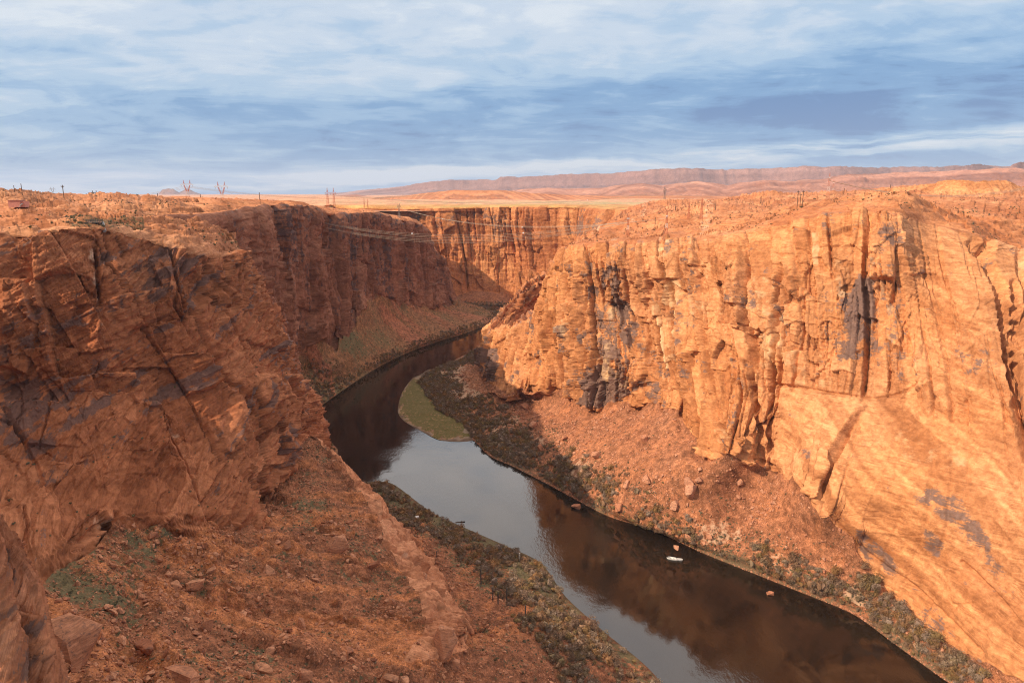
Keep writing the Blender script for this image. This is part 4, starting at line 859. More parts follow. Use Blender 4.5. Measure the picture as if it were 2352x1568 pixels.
# a fresh gully head where grass gives way to red rubble
dist, al, side = seg_dist(U, V, [(410, 1200), (345, 1290), (315, 1370), (300, 1450), (330, 1568)])
P[..., 2] -= 3.0 * np.exp(-(dist / 28) ** 2)
stripes = .2 + .45 * oc + .55 * np.clip(vnoise(A_ * 3.0 + 1.3, Tt * .45, 0, 531) * 1.6, -.5, 1)
paint(stripes, [(400, 1205), (560, 1250), (1000, 1480), (1200, 1568), (1000, 1568), (600, 1370), (400, 1260)], .45, 6)
paint(stripes, [(410, 1240), (330, 1320), (340, 1420), (430, 1370)], .25, 5)
vg = .26 - .6 * oc + .50 * fbm(X / 14, Y / 14, Z / 14, 532, 4) - .35 * np.clip(stripes - .4, 0, 1)
paint(vg, [(210, 1220), (400, 1200), (330, 1300), (320, 1430), (230, 1420), (90, 1330)], .38, 6)
paint(vg, [(620, 1090), (800, 1160), (860, 1250), (760, 1230), (600, 1200)], .15, 5)
vg += .22 * sstep(3.5, 4.4, Tt) * (1 - sstep(6.5, 8, A_)) + .35 * sstep(5.0, 5.6, Tt)
sand = -.25 + .3 * sstep(3.5, 4, Tt) * fbm(X / 10, Y / 10, 0, 533, 3)
Tm = np.stack((stripes, sand, vg, sstep(5.85, 5.99, Tt) * .6), 2)
Hm = np.stack((-.10 + .2 * (_r(Hh, 9) - .5) + 0 * X, .25 + .3 * fbm(X / 9, Y / 9, Z / 9, 534, 3), -.1 + .5 * (1 - sstep(2.55, 2.85, Tt)), .55 + .5 * (_r(Hh, 6) - .5)), 2)
M_LEDGE = rock_mat('ledge_sandstone', (.54, .215, .10), (.60, .27, .14), (.15, .08, .06), (.66, .42, .28), freq=1.6, bmp=.6, streaks=.3)
ra, rb, rc = Tl.row(2.8), Tl.row(3.4), Tl.N - 1
cA, cB = 0, int(np.argmin(abs(Tl.par - 7.7)))
sheet('left_talus_slope', P, M_T, 0, ra, TF, Tm)
sheet('slickrock_ledge', P, M_LEDGE, ra, rb, TF, Hm, cA, cB)
sheet('left_talus_foot', P, M_T, ra, rb, TF, Tm, cB, Tl.M - 1)
sheet('left_riverbank', P, M_T, rb, rc, TF, Tm)
TD = dict(P=P, N=Tl.normals(P), T=Tt, U=U, V=V, A=A_, veg=vg, hump=hump, flip=TF)

# near outcrop at the lower left, a buttress of the camera's own side
O_ST = [
 S((0, W(-150, 60, 215)), (1, W(-140, 60, 160)), (2, W(-128, 55, 110)), (3, W(-122, 50, 80))),
 S((0, -120, 900, 112), (1, -100, 1250, 98), (2, -60, 1500, 92), (3, -60, 1900, 80)),
 S((0, -40, 1120, 112), (1, 10, 1300, 104), (2, 50, 1500, 98), (3, 60, 1800, 86)),
 S((0, 0, 1215, 110), (1, 62, 1330, 106), (2, 118, 1530, 98), (3, 150, 1800, 86)),
 S((0, 16, 1225, 114), (1, 78, 1340, 112), (2, 135, 1545, 104), (3, 165, 1800, 90)),
 S((0, 10, 1222, 124), (1, 50, 1330, 124), (2, 100, 1530, 116), (3, 120, 1800, 100)),
 S((0, -60, 1190, 140), (1, -30, 1300, 140), (2, 0, 1500, 130), (3, 0, 1800, 110)),
]
Oc = Loft(O_ST, [(0, 3, q(260))], [q(c) for c in (20, 50, 60, 40, 20, 14)])
P0 = Oc.P; No = Oc.normals(); OF = (No[Oc.N // 2, Oc.M // 2] @ np.array((.5, -1, 0))) < 0
if OF: No = -No
X, Y, Z = P0[..., 0], P0[..., 1], P0[..., 2]; Sx = Oc.S; U, V, FW = project(P0)
b1, H1, e1 = jointed(Sx + 2 * vnoise(X / 9, Y / 9, Z / 9, 1), Z, 611, 9, 16, .9, facet=.8, crack=.3, cw=.03, tilt=-.5)
b2, H2, e2 = jointed(Sx, Z, 612, 3, 4, .25, facet=1, tilt=-.5)
bed = Z - .75 * Sx * 1.0 + 2 * vnoise(X / 12, Y / 12, Z / 12, 31)
d = b1 + b2 + 1.0 * fbm(X / 12, Y / 12, Z / 12, 621, 4) + .45 * ((bed / 2.4 % 1) ** 2 - .3) + .12 * fbm(X, Y, Z, 623, 3)
P = P0 + No * d[..., None]
v = .16 + .35 * (_r(H1, 9) - .5) + .30 * vnoise(bed / 3.0, Sx / 40, 0, 33) + .2 * vnoise(bed / 1.1, Sx / 40, 0, 34)
paint(v, [(60, 1430), (95, 1400), (110, 1500), (70, 1568), (20, 1568), (0, 1520)], .35, 3)
M_O = rock_mat('banded_sandstone', (.42, .15, .07), (.47, .19, .09), (.13, .065, .045), (.6, .36, .22), dip=(-.9, .3), freq=2.2, bmp=.6, bd=.5, streaks=.4, scale=1.6)
sheet('rock_buttress', P, M_O, 0, Oc.N - 1, OF, np.stack((v, .15 * vnoise(bed / 2, Sx / 30, 0, 35), -.5 + 0 * X, .5 + .4 * vnoise(bed / 1.6, Sx / 60, 0, 36)), 2))
print('LT', time.time() - T00)
# ------------------------------------------------------------------ river
def water():
    m, t, bs = newmat('river_water')
    P = t.new('ShaderNodeNewGeometry').outputs['Position']
    bs.inputs['Base Color'].default_value = (.016, .009, .005, 1)
    bs.inputs['Roughness'].default_value = .05; bs.inputs['IOR'].default_value = 1.5; bs.inputs['Specular IOR Level'].default_value = .5
    n = t.noise(t.vmath('MULTIPLY', P, (1, .5, 1)), .45, 5, .6)
    rip = t.noise(P, .02, 3, .5)
    h = t.math('MULTIPLY', n, t.smooth(rip, .42, .62, .12, 1.0))
    t.link(bump(t, h, .35, .30), bs.inputs['Normal'])
    me = bpy.data.meshes.new('river')
    me.from_pydata([(-420, 20, 0), (420, 20, 0), (420, 1700, 0), (-420, 1700, 0)], [], [(0, 1, 2, 3)]); me.materials.append(m)
    o = bpy.data.objects.new('river', me); C.objects.link(o); o['kind'] = 'structure'
water()

# grassy sand bar inside the bend
def sandbar():
    outer = [(922, 942), (930, 905), (950, 876), (965, 868), (990, 855), (1010, 880), (1040, 930), (1072, 980), (1076, 1000), (1045, 1004), (1005, 1000), (965, 980), (934, 962)]
    W_ = np.array([PZ(u, v, 0)[:2] for u, v in outer]); c = W_.mean(0)
    k = 120; par = np.linspace(0, len(outer), k, endpoint=False)
    ring = catmull(np.concatenate([W_[-1:], W_, W_[:2]]), k, par + 1)
    n = 40; rr = np.linspace(0, 1, n)
    Q = np.zeros((n, k + 1, 3)); ring = np.concatenate([ring, ring[:1]])
    for i, r in enumerate(rr): Q[i, :, :2] = c + (ring - c) * (0.02 + 1.10 * r)
    X, Y = Q[..., 0], Q[..., 1]; R_ = np.repeat(rr[:, None], k + 1, 1) + .07 * vnoise(X / 12, Y / 12, 0, 700) + .04 * vnoise(X / 4, Y / 4, 0, 708)
    Q[..., 2] = 1.3 * (1 - sstep(.65, 1.0, R_)) * (.7 + .5 * vnoise(X / 9, Y / 9, 0, 701)) - .25 * sstep(.93, 1.02, R_) + .25
    g = 1 - sstep(.88, .97, R_ + .12 * vnoise(X / 5, Y / 5, 0, 709)); edge = sstep(.90, .99, R_)
    mk = np.stack((0 * X + .2, .9 * (1 - g) + .4 * (vnoise(X / 14, Y / 14, 0, 703) > .55), .95 * g - .2, .9 * edge), 2)
    M_B = soil_mat('bar_ground', (.30, .16, .09), (.34, .19, .10), (.3, .16, .09), (.085, .092, .022), (.27, .19, .13), vcol2=(.17, .115, .03))
    o = sheet('grassy_sandbar', Q, M_B, 0, n - 1, True, mk)
sandbar()

# ------------------------------------------------------------------ desert, bluffs, hills and mesas
def desert():
    th = np.linspace(math.radians(-62), math.radians(62), 340); r = 1500 * (40000 / 1500) ** np.linspace(0, 1, 150)
    RR, TH = np.meshgrid(r, th, indexing='ij'); X = RR * np.sin(TH); Y = RR * np.cos(TH)
    Z = 184 + 3 * sstep(2000, 2600, RR) + 9 * fbm(X / 900, Y / 900, 0, 801, 5) * sstep(1700, 3500, RR) + 2.0 * fbm(X / 160, Y / 160, 0, 803, 3) * sstep(1700, 2500, RR)
    Z += 16 * sstep(.0, .5, TH) * sstep(2500, 7000, RR)
    U, V, F = project(np.stack((X, Y, Z), 2))
    veg = .25 + .5 * fbm(X / 1500, Y / 500, 0, 802, 4) + .25 * sstep(2200, 3000, RR) * (1 - sstep(3000, 4500, RR))
    pale = -.1 + .55 * fbm(X / 2500, Y / 900, 0, 804, 4)
    sheet('desert_plain', np.stack((X, Y, Z), 2), M_PLAIN, 0, len(r) - 1, False, np.stack((.3 + .4 * fbm(X / 800, Y / 300, 0, 805, 3), pale, veg, 0 * X), 2), smooth=True)
desert()
def ridge(name, crest, D, base, mat, depth, cl=.5, back=None, seed=1, rough=1.0, n=520, label=None, dD=None, butte=False, kind='structure'):
    """a long cliffed ridge: flat top behind the crest, a cliff, then a debris apron"""
    cu = np.array([c[0] for c in crest], float); cv = np.array([c[1] for c in crest], float)
    u = np.linspace(cu[0], cu[-1], n); v = np.interp(u, cu, cv)
    Dm = D if dD is None else np.interp(u, [c[0] for c in dD], [c[1] for c in dD])
    top = np.array([PD(a, b, dd) for a, b, dd in zip(u, v, Dm + 0 * u)])
    back = back or depth * 2
    ts = np.concatenate([np.linspace(-1, 0, 6, endpoint=False), np.linspace(0, 1, 18, endpoint=False), np.linspace(1, 2, 24)])
    Q = np.zeros((len(ts), n, 3)); wob = fbm(u / 190., 0, 0, seed, 2) * depth * .30 + fbm(u / 23., 0, 3, seed + 1, 3) * depth * .014
    for i, t in enumerate(ts):
        h = top[:, 2] - base
        if t <= 0: off = -t * back; zz = top[:, 2] - (2 * (-t)) - (.0 if not butte else (-t) * h * .9)
        elif t <= 1: off = -depth * .12 * t; zz = top[:, 2] - h * cl * t
        else: off = -depth * (.12 + .88 * (t - 1)); zz = base + h * (1 - cl) * (1 - (t - 1)) ** 1.3
        Q[i, :, 1] = top[:, 1] + off + wob * (1 if t <= 1 else (2 - t)); Q[i, :, 0] = top[:, 0] * Q[i, :, 1] / top[:, 1]; Q[i, :, 2] = zz
    X, Y, Z = Q[..., 0], Q[..., 1], Q[..., 2]; Tq = ts[:, None] + 0 * X; sc_ = depth
    H = np.maximum(top[:, 2] - base, 1)[None]
    Q[..., 1] += rough * depth * .02 * fbm(X / (sc_ * .12), Z / (sc_ * .5), 0, seed + 2, 4) * (Tq >= 0) * (Tq <= 1)
    Q[..., 2] += rough * H * .20 * fbm(X / (sc_ * .30), Y / (sc_ * .5), 0, seed + 3, 5) * sstep(.9, 1.2, Tq) * (1 - sstep(1.8, 2, Tq))
    Q[..., 2] += rough * H * .16 * fbm(X / (sc_ * .045), Tq * 7, 0, seed + 8, 4) * sstep(.9, 1.15, Tq) * (1 - sstep(1.85, 2, Tq))
    Q[..., 2] -= rough * H * .05 * np.abs(fbm(X / (sc_ * .07), 0 * Z, 0, seed + 9, 3)) * (Tq <= 1)
    Q[..., 2] += rough * H * .03 * fbm(X / (sc_ * .06), Y / (sc_ * .3), 0, seed + 4, 3) * (Tq <= .2)
    mk = np.stack((-.15 + .25 * fbm(X / sc_, Z / sc_, 0, seed + 5, 3), 0 * X, np.where(Tq < 0.03, .9, np.where(Tq > 1, .1 + .5 * fbm(X / sc_, Y / sc_, 0, seed + 6, 3), -.3)), .5 + .45 * vnoise(X / (sc_ * 2), Z / (H * .14 + 1), 0, seed + 7)), 2)
    o = sheet(name, Q, mat, 0, len(ts) - 1, True, mk, kind=kind)
    return o
M_MESA = rock_mat('mesa_rock', tk=.02, dip=(.004, 0), a=(.30, .15, .12), b=(.34, .17, .13), dark=(.18, .10, .08), pale=(.6, .4, .3), freq=.04, bmp=.5, bd=12, soil=(.28, .13, .10), veg=(.16, .13, .09), scale=.12, streaks=.1)  # albedo lowered so the mesas look as if under cloud shadow
M_HILL = rock_mat('hill_rock', tk=.03, dip=(.006, 0), a=(.42, .175, .105), b=(.47, .21, .13), dark=(.28, .13, .08), pale=(.70, .42, .28), freq=.05, bmp=.5, bd=8, soil=(.40, .18, .11), veg=(.22, .17, .09), scale=.15, streaks=.1)
ridge('mesa', [(715, 462), (735, 449), (762, 444), (790, 442), (832, 436), (870, 433), (905, 430), (930, 427), (955, 421), (1035, 412), (1080, 412), (1140, 411), (1150, 404), (1166, 404), (1200, 405), (1260, 401), (1330, 397), (1400, 396), (1470, 391), (1560, 385), (1640, 386), (1680, 387), (1760, 386), (1850, 382), (1950, 383), (2100, 383), (2220, 379), (2300, 382), (2450, 384), (2700, 384)],
      15000, 150, M_MESA, 2600, cl=.55, seed=900, n=760, dD=[(715, 21000), (1000, 17500), (1500, 14500), (2000, 13500), (2700, 13000)])
ridge('mesa', [(2195, 384), (2225, 379), (2240, 377), (2262, 378), (2280, 383)], 12500, 300, M_MESA, 900, cl=.6, seed=915, n=90)
ridge('mesa', [(2312, 384), (2325, 377), (2340, 370), (2365, 368), (2420, 367), (2480, 372), (2560, 388)], 9000, 190, M_MESA, 1100, cl=.5, seed=918, n=160)
ridge('red_hills', [(1060, 455), (1150, 440), (1200, 434), (1262, 430), (1300, 433), (1380, 432), (1430, 424), (1480, 420), (1520, 426), (1555, 418), (1600, 415), (1640, 420), (1670, 425), (1700, 419), (1760, 414), (1800, 415), (1845, 412), (1900, 409), (1930, 400), (2000, 397), (2060, 392), (2120, 391), (2160, 392), (2230, 388), (2300, 386), (2400, 386), (2650, 390)],
      7200, 196, M_HILL, 2600, cl=.25, seed=930, n=700, rough=1.5)
ridge('red_hills', [(705, 463), (740, 457), (775, 450), (800, 447), (822, 447), (850, 452), (900, 455), (950, 449), (1000, 452), (1060, 457)], 9500, 190, M_HILL, 1800, cl=.4, seed=940, n=240, rough=1.4)
ridge('sandstone_bluffs', [(700, 468), (760, 463), (830, 458), (880, 454), (930, 450), (985, 442), (1040, 436), (1100, 437), (1150, 436), (1200, 441), (1260, 446), (1340, 449), (1420, 450), (1560, 449), (1700, 451)], 4300, 188, M_PL, 700, cl=.45, seed=950, n=520, rough=1.4)
ridge('butte', [(336, 458), (360, 450), (368, 441), (372, 435), (388, 433), (398, 434), (406, 439), (412, 442), (420, 438), (430, 433), (438, 436), (450, 442), (462, 446), (480, 456), (500, 462)], 22000, 120, M_MESA, 1500, cl=.35, seed=960, n=260, back=1400, butte=True)

ridge('orange_butte', [(2005, 440), (2040, 433), (2066, 428), (2085, 429), (2120, 422), (2148, 421), (2155, 416), (2178, 412), (2225, 413), (2240, 417), (2290, 413), (2318, 416), (2335, 423), (2352, 430), (2400, 436), (2460, 441)], 880, 206, M_R, 110, cl=.35, seed=970, n=320, rough=1.3)
# ------------------------------------------------------------------ air
def haze():
    bm_ = bpy.data.meshes.new('haze')
    x0, x1, y0, y1, z0, z1 = -45000, 45000, -3000, 46000, -12.0, 1500.0
    vs = [(x, y, z) for z in (z0, z1) for y in (y0, y1) for x in (x0, x1)]
    bm_.from_pydata(vs, [], [(0, 2, 3, 1), (4, 5, 7, 6), (0, 1, 5, 4), (2, 6, 7, 3), (0, 4, 6, 2), (1, 3, 7, 5)])
    m = bpy.data.materials.new('haze_air'); m.use_nodes = True; t = NT(m.node_tree); t.n.clear()
    out = t.new('ShaderNodeOutputMaterial'); pv = t.new('ShaderNodeVolumePrincipled')
    pv.inputs['Color'].default_value = (.72, .82, 1.0, 1); pv.inputs['Density'].default_value = HAZE; pv.inputs['Anisotropy'].default_value = .0
    t.link(pv.outputs[0], out.inputs['Volume'])
    bm_.materials.append(m); o = bpy.data.objects.new('haze', bm_); C.objects.link(o); o['kind'] = 'stuff'
HAZE = 2.2e-5
haze()
print('far', time.time() - T00)
# ------------------------------------------------------------------ scattered rocks and plants
def tagt(o, label, cat, group=None):
    o['label'] = label; o['category'] = cat
    if group: o['group'] = group
    return o
import bmesh
def hull_rock(seed, n=15, flat=1.0, jag=.0):
    r = random.Random(seed); bm = bmesh.new()
    for i in range(n):
        a = [r.uniform(-1, 1) for _ in range(3)]; m = max(abs(c) for c in a) * .55 + .45 * math.sqrt(sum(c * c for c in a)); a = [c / m * r.uniform(.8, 1.05) for c in a]
        bm.verts.new((a[0] * .5, a[1] * .5 * r.uniform(.8, 1), a[2] * .5 * flat))
    g = bmesh.ops.convex_hull(bm, input=bm.verts)
    for v in [v for v in bm.verts if not v.link_faces]: bm.verts.remove(v)
    bmesh.ops.triangulate(bm, faces=bm.faces)
    V = np.array([v.co[:] for v in bm.verts]); F = np.array([[v.index for v in f.verts] for f in bm.faces]) if not bm.verts.index_update() else 0
    bm.free(); return V, F
def bush(seed, n, w=.5, h=.42, leaf=.10, trunk=False):
    """twigs and leaf tufts through a low dome, denser towards the outside"""
    r = np.random.default_rng(seed); Vs = []; Fs = []
    lob = [(r.uniform(-.28, .28), r.uniform(-.28, .28), r.uniform(.25, .6), r.uniform(.2, .36)) for _ in range(5)]
    for i in range(n):
        lx, ly, lz, lr = lob[i % 5]
        d = r.normal(size=3); d /= np.linalg.norm(d); rad = lr * r.uniform(.45, 1.05)
        c = np.array((lx + d[0] * rad, ly + d[1] * rad, max(.02, lz * .75 + d[2] * rad * .8))) * np.array((w * 2, w * 2, h * 2))
        a = r.normal(size=3); a[2] = abs(a[2]) + .5; a /= np.linalg.norm(a); b = np.cross(a, r.normal(size=3)); b /= np.linalg.norm(b)
        s = leaf * r.uniform(.6, 1.5); k = len(Vs)
        Vs += [c - b * s * .5, c + b * s * .5, c + a * s * 1.5 + b * s * .1]; Fs.append((k, k + 1, k + 2))
    return np.array(Vs), np.array(Fs)
def bush_core(seed, n, **kw):
    V, F = hull_rock(seed + 50, 14); V = V * np.array((.58, .58, .62)) + np.array((0, 0, .27))
    V2, F2 = bush(seed, n, **kw)
    return np.concatenate([V, V2]), np.concatenate([F, F2 + len(V)])
ROCKS = [hull_rock(i, 12 + i % 5, (1, .8, .55, .4, .9, .35)[i % 6]) for i in range(10)]
SAGE = [bush_core(100 + i, 60, leaf=.13) for i in range(5)]
TAMA = [bush_core(200 + i, 330, leaf=.052, h=.58) for i in range(6)]
TAMAFAR = [bush_core(240 + i, 110, leaf=.09, h=.58) for i in range(5)]

def plant_mat(name, cols, inst):
    m, t, bs = newmat(name)
    if inst: f = t.new('ShaderNodeObjectInfo').outputs['Random']
    else:
        a = t.new('ShaderNodeVertexColor'); a.layer_name = 'tone'; f = t.sep(a.outputs[0])[0]
    r = t.new('ShaderNodeValToRGB'); cr = r.color_ramp
    cr.elements[0].color = cols[0] + (1,); cr.elements[1].color = cols[-1] + (1,)
    for i, c in enumerate(cols[1:-1]):
        e = cr.elements.new((i + 1) / (len(cols) - 1)); e.color = c + (1,)
    t.link(f, r.inputs[0])
    P = t.new('ShaderNodeNewGeometry').outputs['Position']
    n = t.mix(t.smooth(t.noise(P, 2.2, 3, .6), .3, .7), (.6, .6, .6), (1.35, 1.35, 1.3))
    t.link(t.mix(.8, r.outputs[0], n, 'MULTIPLY'), bs.inputs['Base Color']); bs.inputs['Roughness'].default_value = 1
    return m
def boulder_mat(name, cols, inst, dark=(.12, .065, .05)):
    m, t, bs = newmat(name)
    if inst: f = t.new('ShaderNodeObjectInfo').outputs['Random']
    else:
        a = t.new('ShaderNodeVertexColor'); a.layer_name = 'tone'; f = t.sep(a.outputs[0])[0]
    P = t.new('ShaderNodeNewGeometry').outputs['Position']
    c = t.mix(f, cols[0], cols[1])
    n = t.noise(P, .9, 5, .65); c = t.mix(t.smooth(n, .52, .66, 0, .65), c, dark)
    l = t.noise(t.vmath('MULTIPLY', P, (.4, .4, 3.5)), 1.0, 4, .6)
    c = t.mix(.8, c, t.mix(t.smooth(l, .3, .7), (.7, .68, .66), (1.3, 1.3, 1.3)), 'MULTIPLY')
    t.link(c, bs.inputs['Base Color']); t.link(bump(t, n, .5, .5), bs.inputs['Normal'])
    return m
PAL_S = [(.12, .095, .05), (.165, .135, .08), (.13, .11, .05), (.20, .16, .11), (.17, .13, .06)]
PAL_T = [(.20, .105, .055), (.25, .155, .105), (.31, .15, .06), (.22, .145, .06), (.30, .205, .15), (.17, .105, .05)]
MATS = dict(sage=(plant_mat('sage', PAL_S, True), plant_mat('sage_mass', PAL_S, False)),
            tama=(plant_mat('tamarisk', PAL_T, True), plant_mat('tamarisk_mass', PAL_T, False)),
            rockL=(boulder_mat('fallen_rock', ((.30, .105, .05), (.56, .25, .13)), True), boulder_mat('fallen_rock_mass', ((.26, .09, .045), (.60, .27, .14)), False)),
            rockR=(boulder_mat('pale_fallen_rock', ((.42, .165, .085), (.56, .27, .16)), True), boulder_mat('pale_fallen_rock_mass', ((.40, .15, .075), (.55, .26, .15)), False)))

def place(D_, density, n, size, seed, tr=(0, 9), zoff=0.0, frame=True):
    """pick n points on a displaced grid with the given density; returns positions, normals, sizes"""
    r = np.random.default_rng(seed); P, N = D_['P'], D_['N']
    a = P[1:, 1:] - P[:-1, :-1]; b = P[1:, :-1] - P[:-1, 1:]
    ar = .5 * np.linalg.norm(np.cross(a, b), axis=2)
    w = ar * np.clip(density[:-1, :-1], 0, None) * (D_['T'][:-1, :-1] >= tr[0]) * (D_['T'][:-1, :-1] < tr[1])
    if frame:
        U_, V_, F_ = project(P[:-1, :-1]); w = w * (U_ > -60) * (U_ < 2420) * (V_ < 1650)
    w = w.ravel(); cs = np.cumsum(w)
    if cs[-1] <= 0: return np.zeros((0, 3)), np.zeros((0, 3)), np.zeros(0)
    k = np.searchsorted(cs, r.random(n) * cs[-1]); k = np.clip(k, 0, len(w) - 1)
    i, j = np.divmod(k, P.shape[1] - 1)
    fu, fv = r.random((n, 1)), r.random((n, 1))
    pos = (P[i, j] * (1 - fu) + P[i, j + 1] * fu) * (1 - fv) + (P[i + 1, j] * (1 - fu) + P[i + 1, j + 1] * fu) * fv
    nn = N[i, j]; nn = nn * np.sign(nn[:, 2:3] + 1e-6)
    return pos, nn, size(r, n)
POOL = {}
def add(kind, tmpl, data, sink, group, label, cat, name, mat, up=True, squash=(.8, 1.25)):
    POOL.setdefault(name, []).append((data, tmpl, sink, group, label, cat, mat))
def flush(name, K, massname):
    """the K that show largest become objects of their own, the rest one mass per kind"""
    rec = []; r = np.random.default_rng(99)
    for gi, (dt, tmpl, sink, group, label, cat, mat) in enumerate(POOL[name]):
        pos, nn, sz = dt; U_, V_, F_ = project(pos)
        app = sz / F_ * ((U_ > 0) & (U_ < 2352) & (V_ > 380) & (V_ < 1568) & (F_ > 5))
        for i in range(len(sz)): rec.append((app[i], gi, i))
    rec.sort(reverse=True); top = rec[:K]; rest = rec[K:]
    meshes = {}
    for app, gi, i in top:
        (pos, nn, sz), tmpl, sink, group, label, cat, mat = POOL[name][gi]
        k = r.integers(len(tmpl)); key = (gi, k)
        if key not in meshes:
            me = bpy.data.meshes.new(name); me.from_pydata(tmpl[k][0].tolist(), [], tmpl[k][1].tolist()); me.materials.append(MATS[mat][0]); meshes[key] = me
        o = bpy.data.objects.new(name, meshes[key]); C.objects.link(o)
        s = sz[i]; rock = 'rock' in mat
        q_ = Vector((0, 0, 1)).rotation_difference(Vector(nn[i] if rock else (0, 0, 1)))
        o.rotation_mode = 'QUATERNION'; o.rotation_quaternion = q_ @ Matrix.Rotation(r.uniform(0, 6.28), 3, 'Z').to_quaternion()
        o.scale = (s * r.uniform(.8, 1.25), s * r.uniform(.7, 1.1), s * r.uniform(.75, 1.1))
        o.location = Vector(pos[i]) - Vector(nn[i]) * (-sink * s)
        lab, grp = label(pos[i], s, r) if callable(label) else (label, group)
        tagt(o, lab, cat, grp)
    # the remainder: one object whose points carry the same rocks or plants
    coll = bpy.data.collections.new(massname + '_kinds'); first = {}; cnt = 0; order = []
    for gi, ent in enumerate(POOL[name]):
        key = (id(ent[1]), ent[6])
        if key not in first:
            first[key] = cnt
            for V, F in ent[1]:
                me = bpy.data.meshes.new(name); me.from_pydata(V.tolist(), [], F.tolist()); me.materials.append(MATS[ent[6]][0])
                o = bpy.data.objects.new('%s_kind_%03d' % (name, cnt), me); coll.objects.link(o); cnt += 1
        order.append(first[key])
    if not rest: return
    Pp, Sc, Ro, Ix = [], [], [], []
    for gi, ent in enumerate(POOL[name]):
        (pos, nn, sz), tmpl, sink, mat = ent[0], ent[1], ent[2], ent[6]
        ids = np.array([i for app, g_, i in rest if g_ == gi], int); m = len(ids)
        if not m: continue
        s = sz[ids]; nrm = nn[ids]
        Pp.append(pos[ids] + nrm * (sink * s)[:, None])
        Sc.append(np.stack((s * r.uniform(.8, 1.25, m), s * r.uniform(.7, 1.1, m), s * r.uniform(.75, 1.1, m)), 1))
        yaw = r.uniform(0, 6.28, m)
        if 'rock' in mat:
            e = np.array([((Vector((0, 0, 1)).rotation_difference(Vector(nrm[i]))).to_matrix() @ Matrix.Rotation(yaw[i], 3, 'Z')).to_euler()[:] for i in range(m)])
        else: e = np.stack((0 * yaw, 0 * yaw, yaw), 1)
        Ro.append(e); Ix.append(order[gi] + r.integers(len(tmpl), size=m))
    Pp, Sc, Ro, Ix = map(np.concatenate, (Pp, Sc, Ro, Ix)); n = len(Pp)
    me = bpy.data.meshes.new(massname); me.vertices.add(n); me.vertices.foreach_set('co', Pp.astype(np.float32).ravel())
    for nm, ar in (('size', Sc), ('turn', Ro)):
        at = me.attributes.new(nm, 'FLOAT_VECTOR', 'POINT'); at.data.foreach_set('vector', ar.astype(np.float32).ravel())
    at = me.attributes.new('sort', 'INT', 'POINT'); at.data.foreach_set('value', Ix.astype(np.int32))
    me.update(); o = bpy.data.objects.new(massname, me); C.objects.link(o); o['kind'] = 'stuff'; o['label'] = POOLLAB[name]
    ng = bpy.data.node_groups.new(massname, 'GeometryNodeTree')
    ng.interface.new_socket('Geometry', in_out='INPUT', socket_type='NodeSocketGeometry'); ng.interface.new_socket('Geometry', in_out='OUTPUT', socket_type='NodeSocketGeometry')
    N_ = ng.nodes; L_ = ng.links; gi_ = N_.new('NodeGroupInput'); go_ = N_.new('NodeGroupOutput')
    ci = N_.new('GeometryNodeCollectionInfo'); ci.inputs['Collection'].default_value = coll; ci.inputs['Separate Children'].default_value = True; ci.inputs['Reset Children'].default_value = True
    def att(nm, ty):
        q_ = N_.new('GeometryNodeInputNamedAttribute'); q_.data_type = ty; q_.inputs['Name'].default_value = nm; return q_.outputs['Attribute']
    ip = N_.new('GeometryNodeInstanceOnPoints'); ip.inputs['Pick Instance'].default_value = True
    er = N_.new('FunctionNodeEulerToRotation'); L_.new(att('turn', 'FLOAT_VECTOR'), er.inputs[0])
    L_.new(gi_.outputs[0], ip.inputs['Points']); L_.new(ci.outputs[0], ip.inputs['Instance']); L_.new(att('sort', 'INT'), ip.inputs['Instance Index'])
    L_.new(er.outputs[0], ip.inputs['Rotation']); L_.new(att('size', 'FLOAT_VECTOR'), ip.inputs['Scale']); L_.new(ip.outputs[0], go_.inputs[0])
    md = o.modifiers.new('spread', 'NODES'); md.node_group = ng
    print(massname, n)
POOLLAB = {'boulder': 'loose broken rock littering the red talus slopes and banks', 'sagebrush': 'small grey green desert shrubs dotting the slopes and plateaus', 'tamarisk_bush': 'brown riverside thicket along both banks of the river'}
def side(p):
    if p[0] > -20 and p[1] < 720 and p[2] < 90 and p[0] > .16 * (640 - p[1]) - 60: return 'right'
    return 'left'
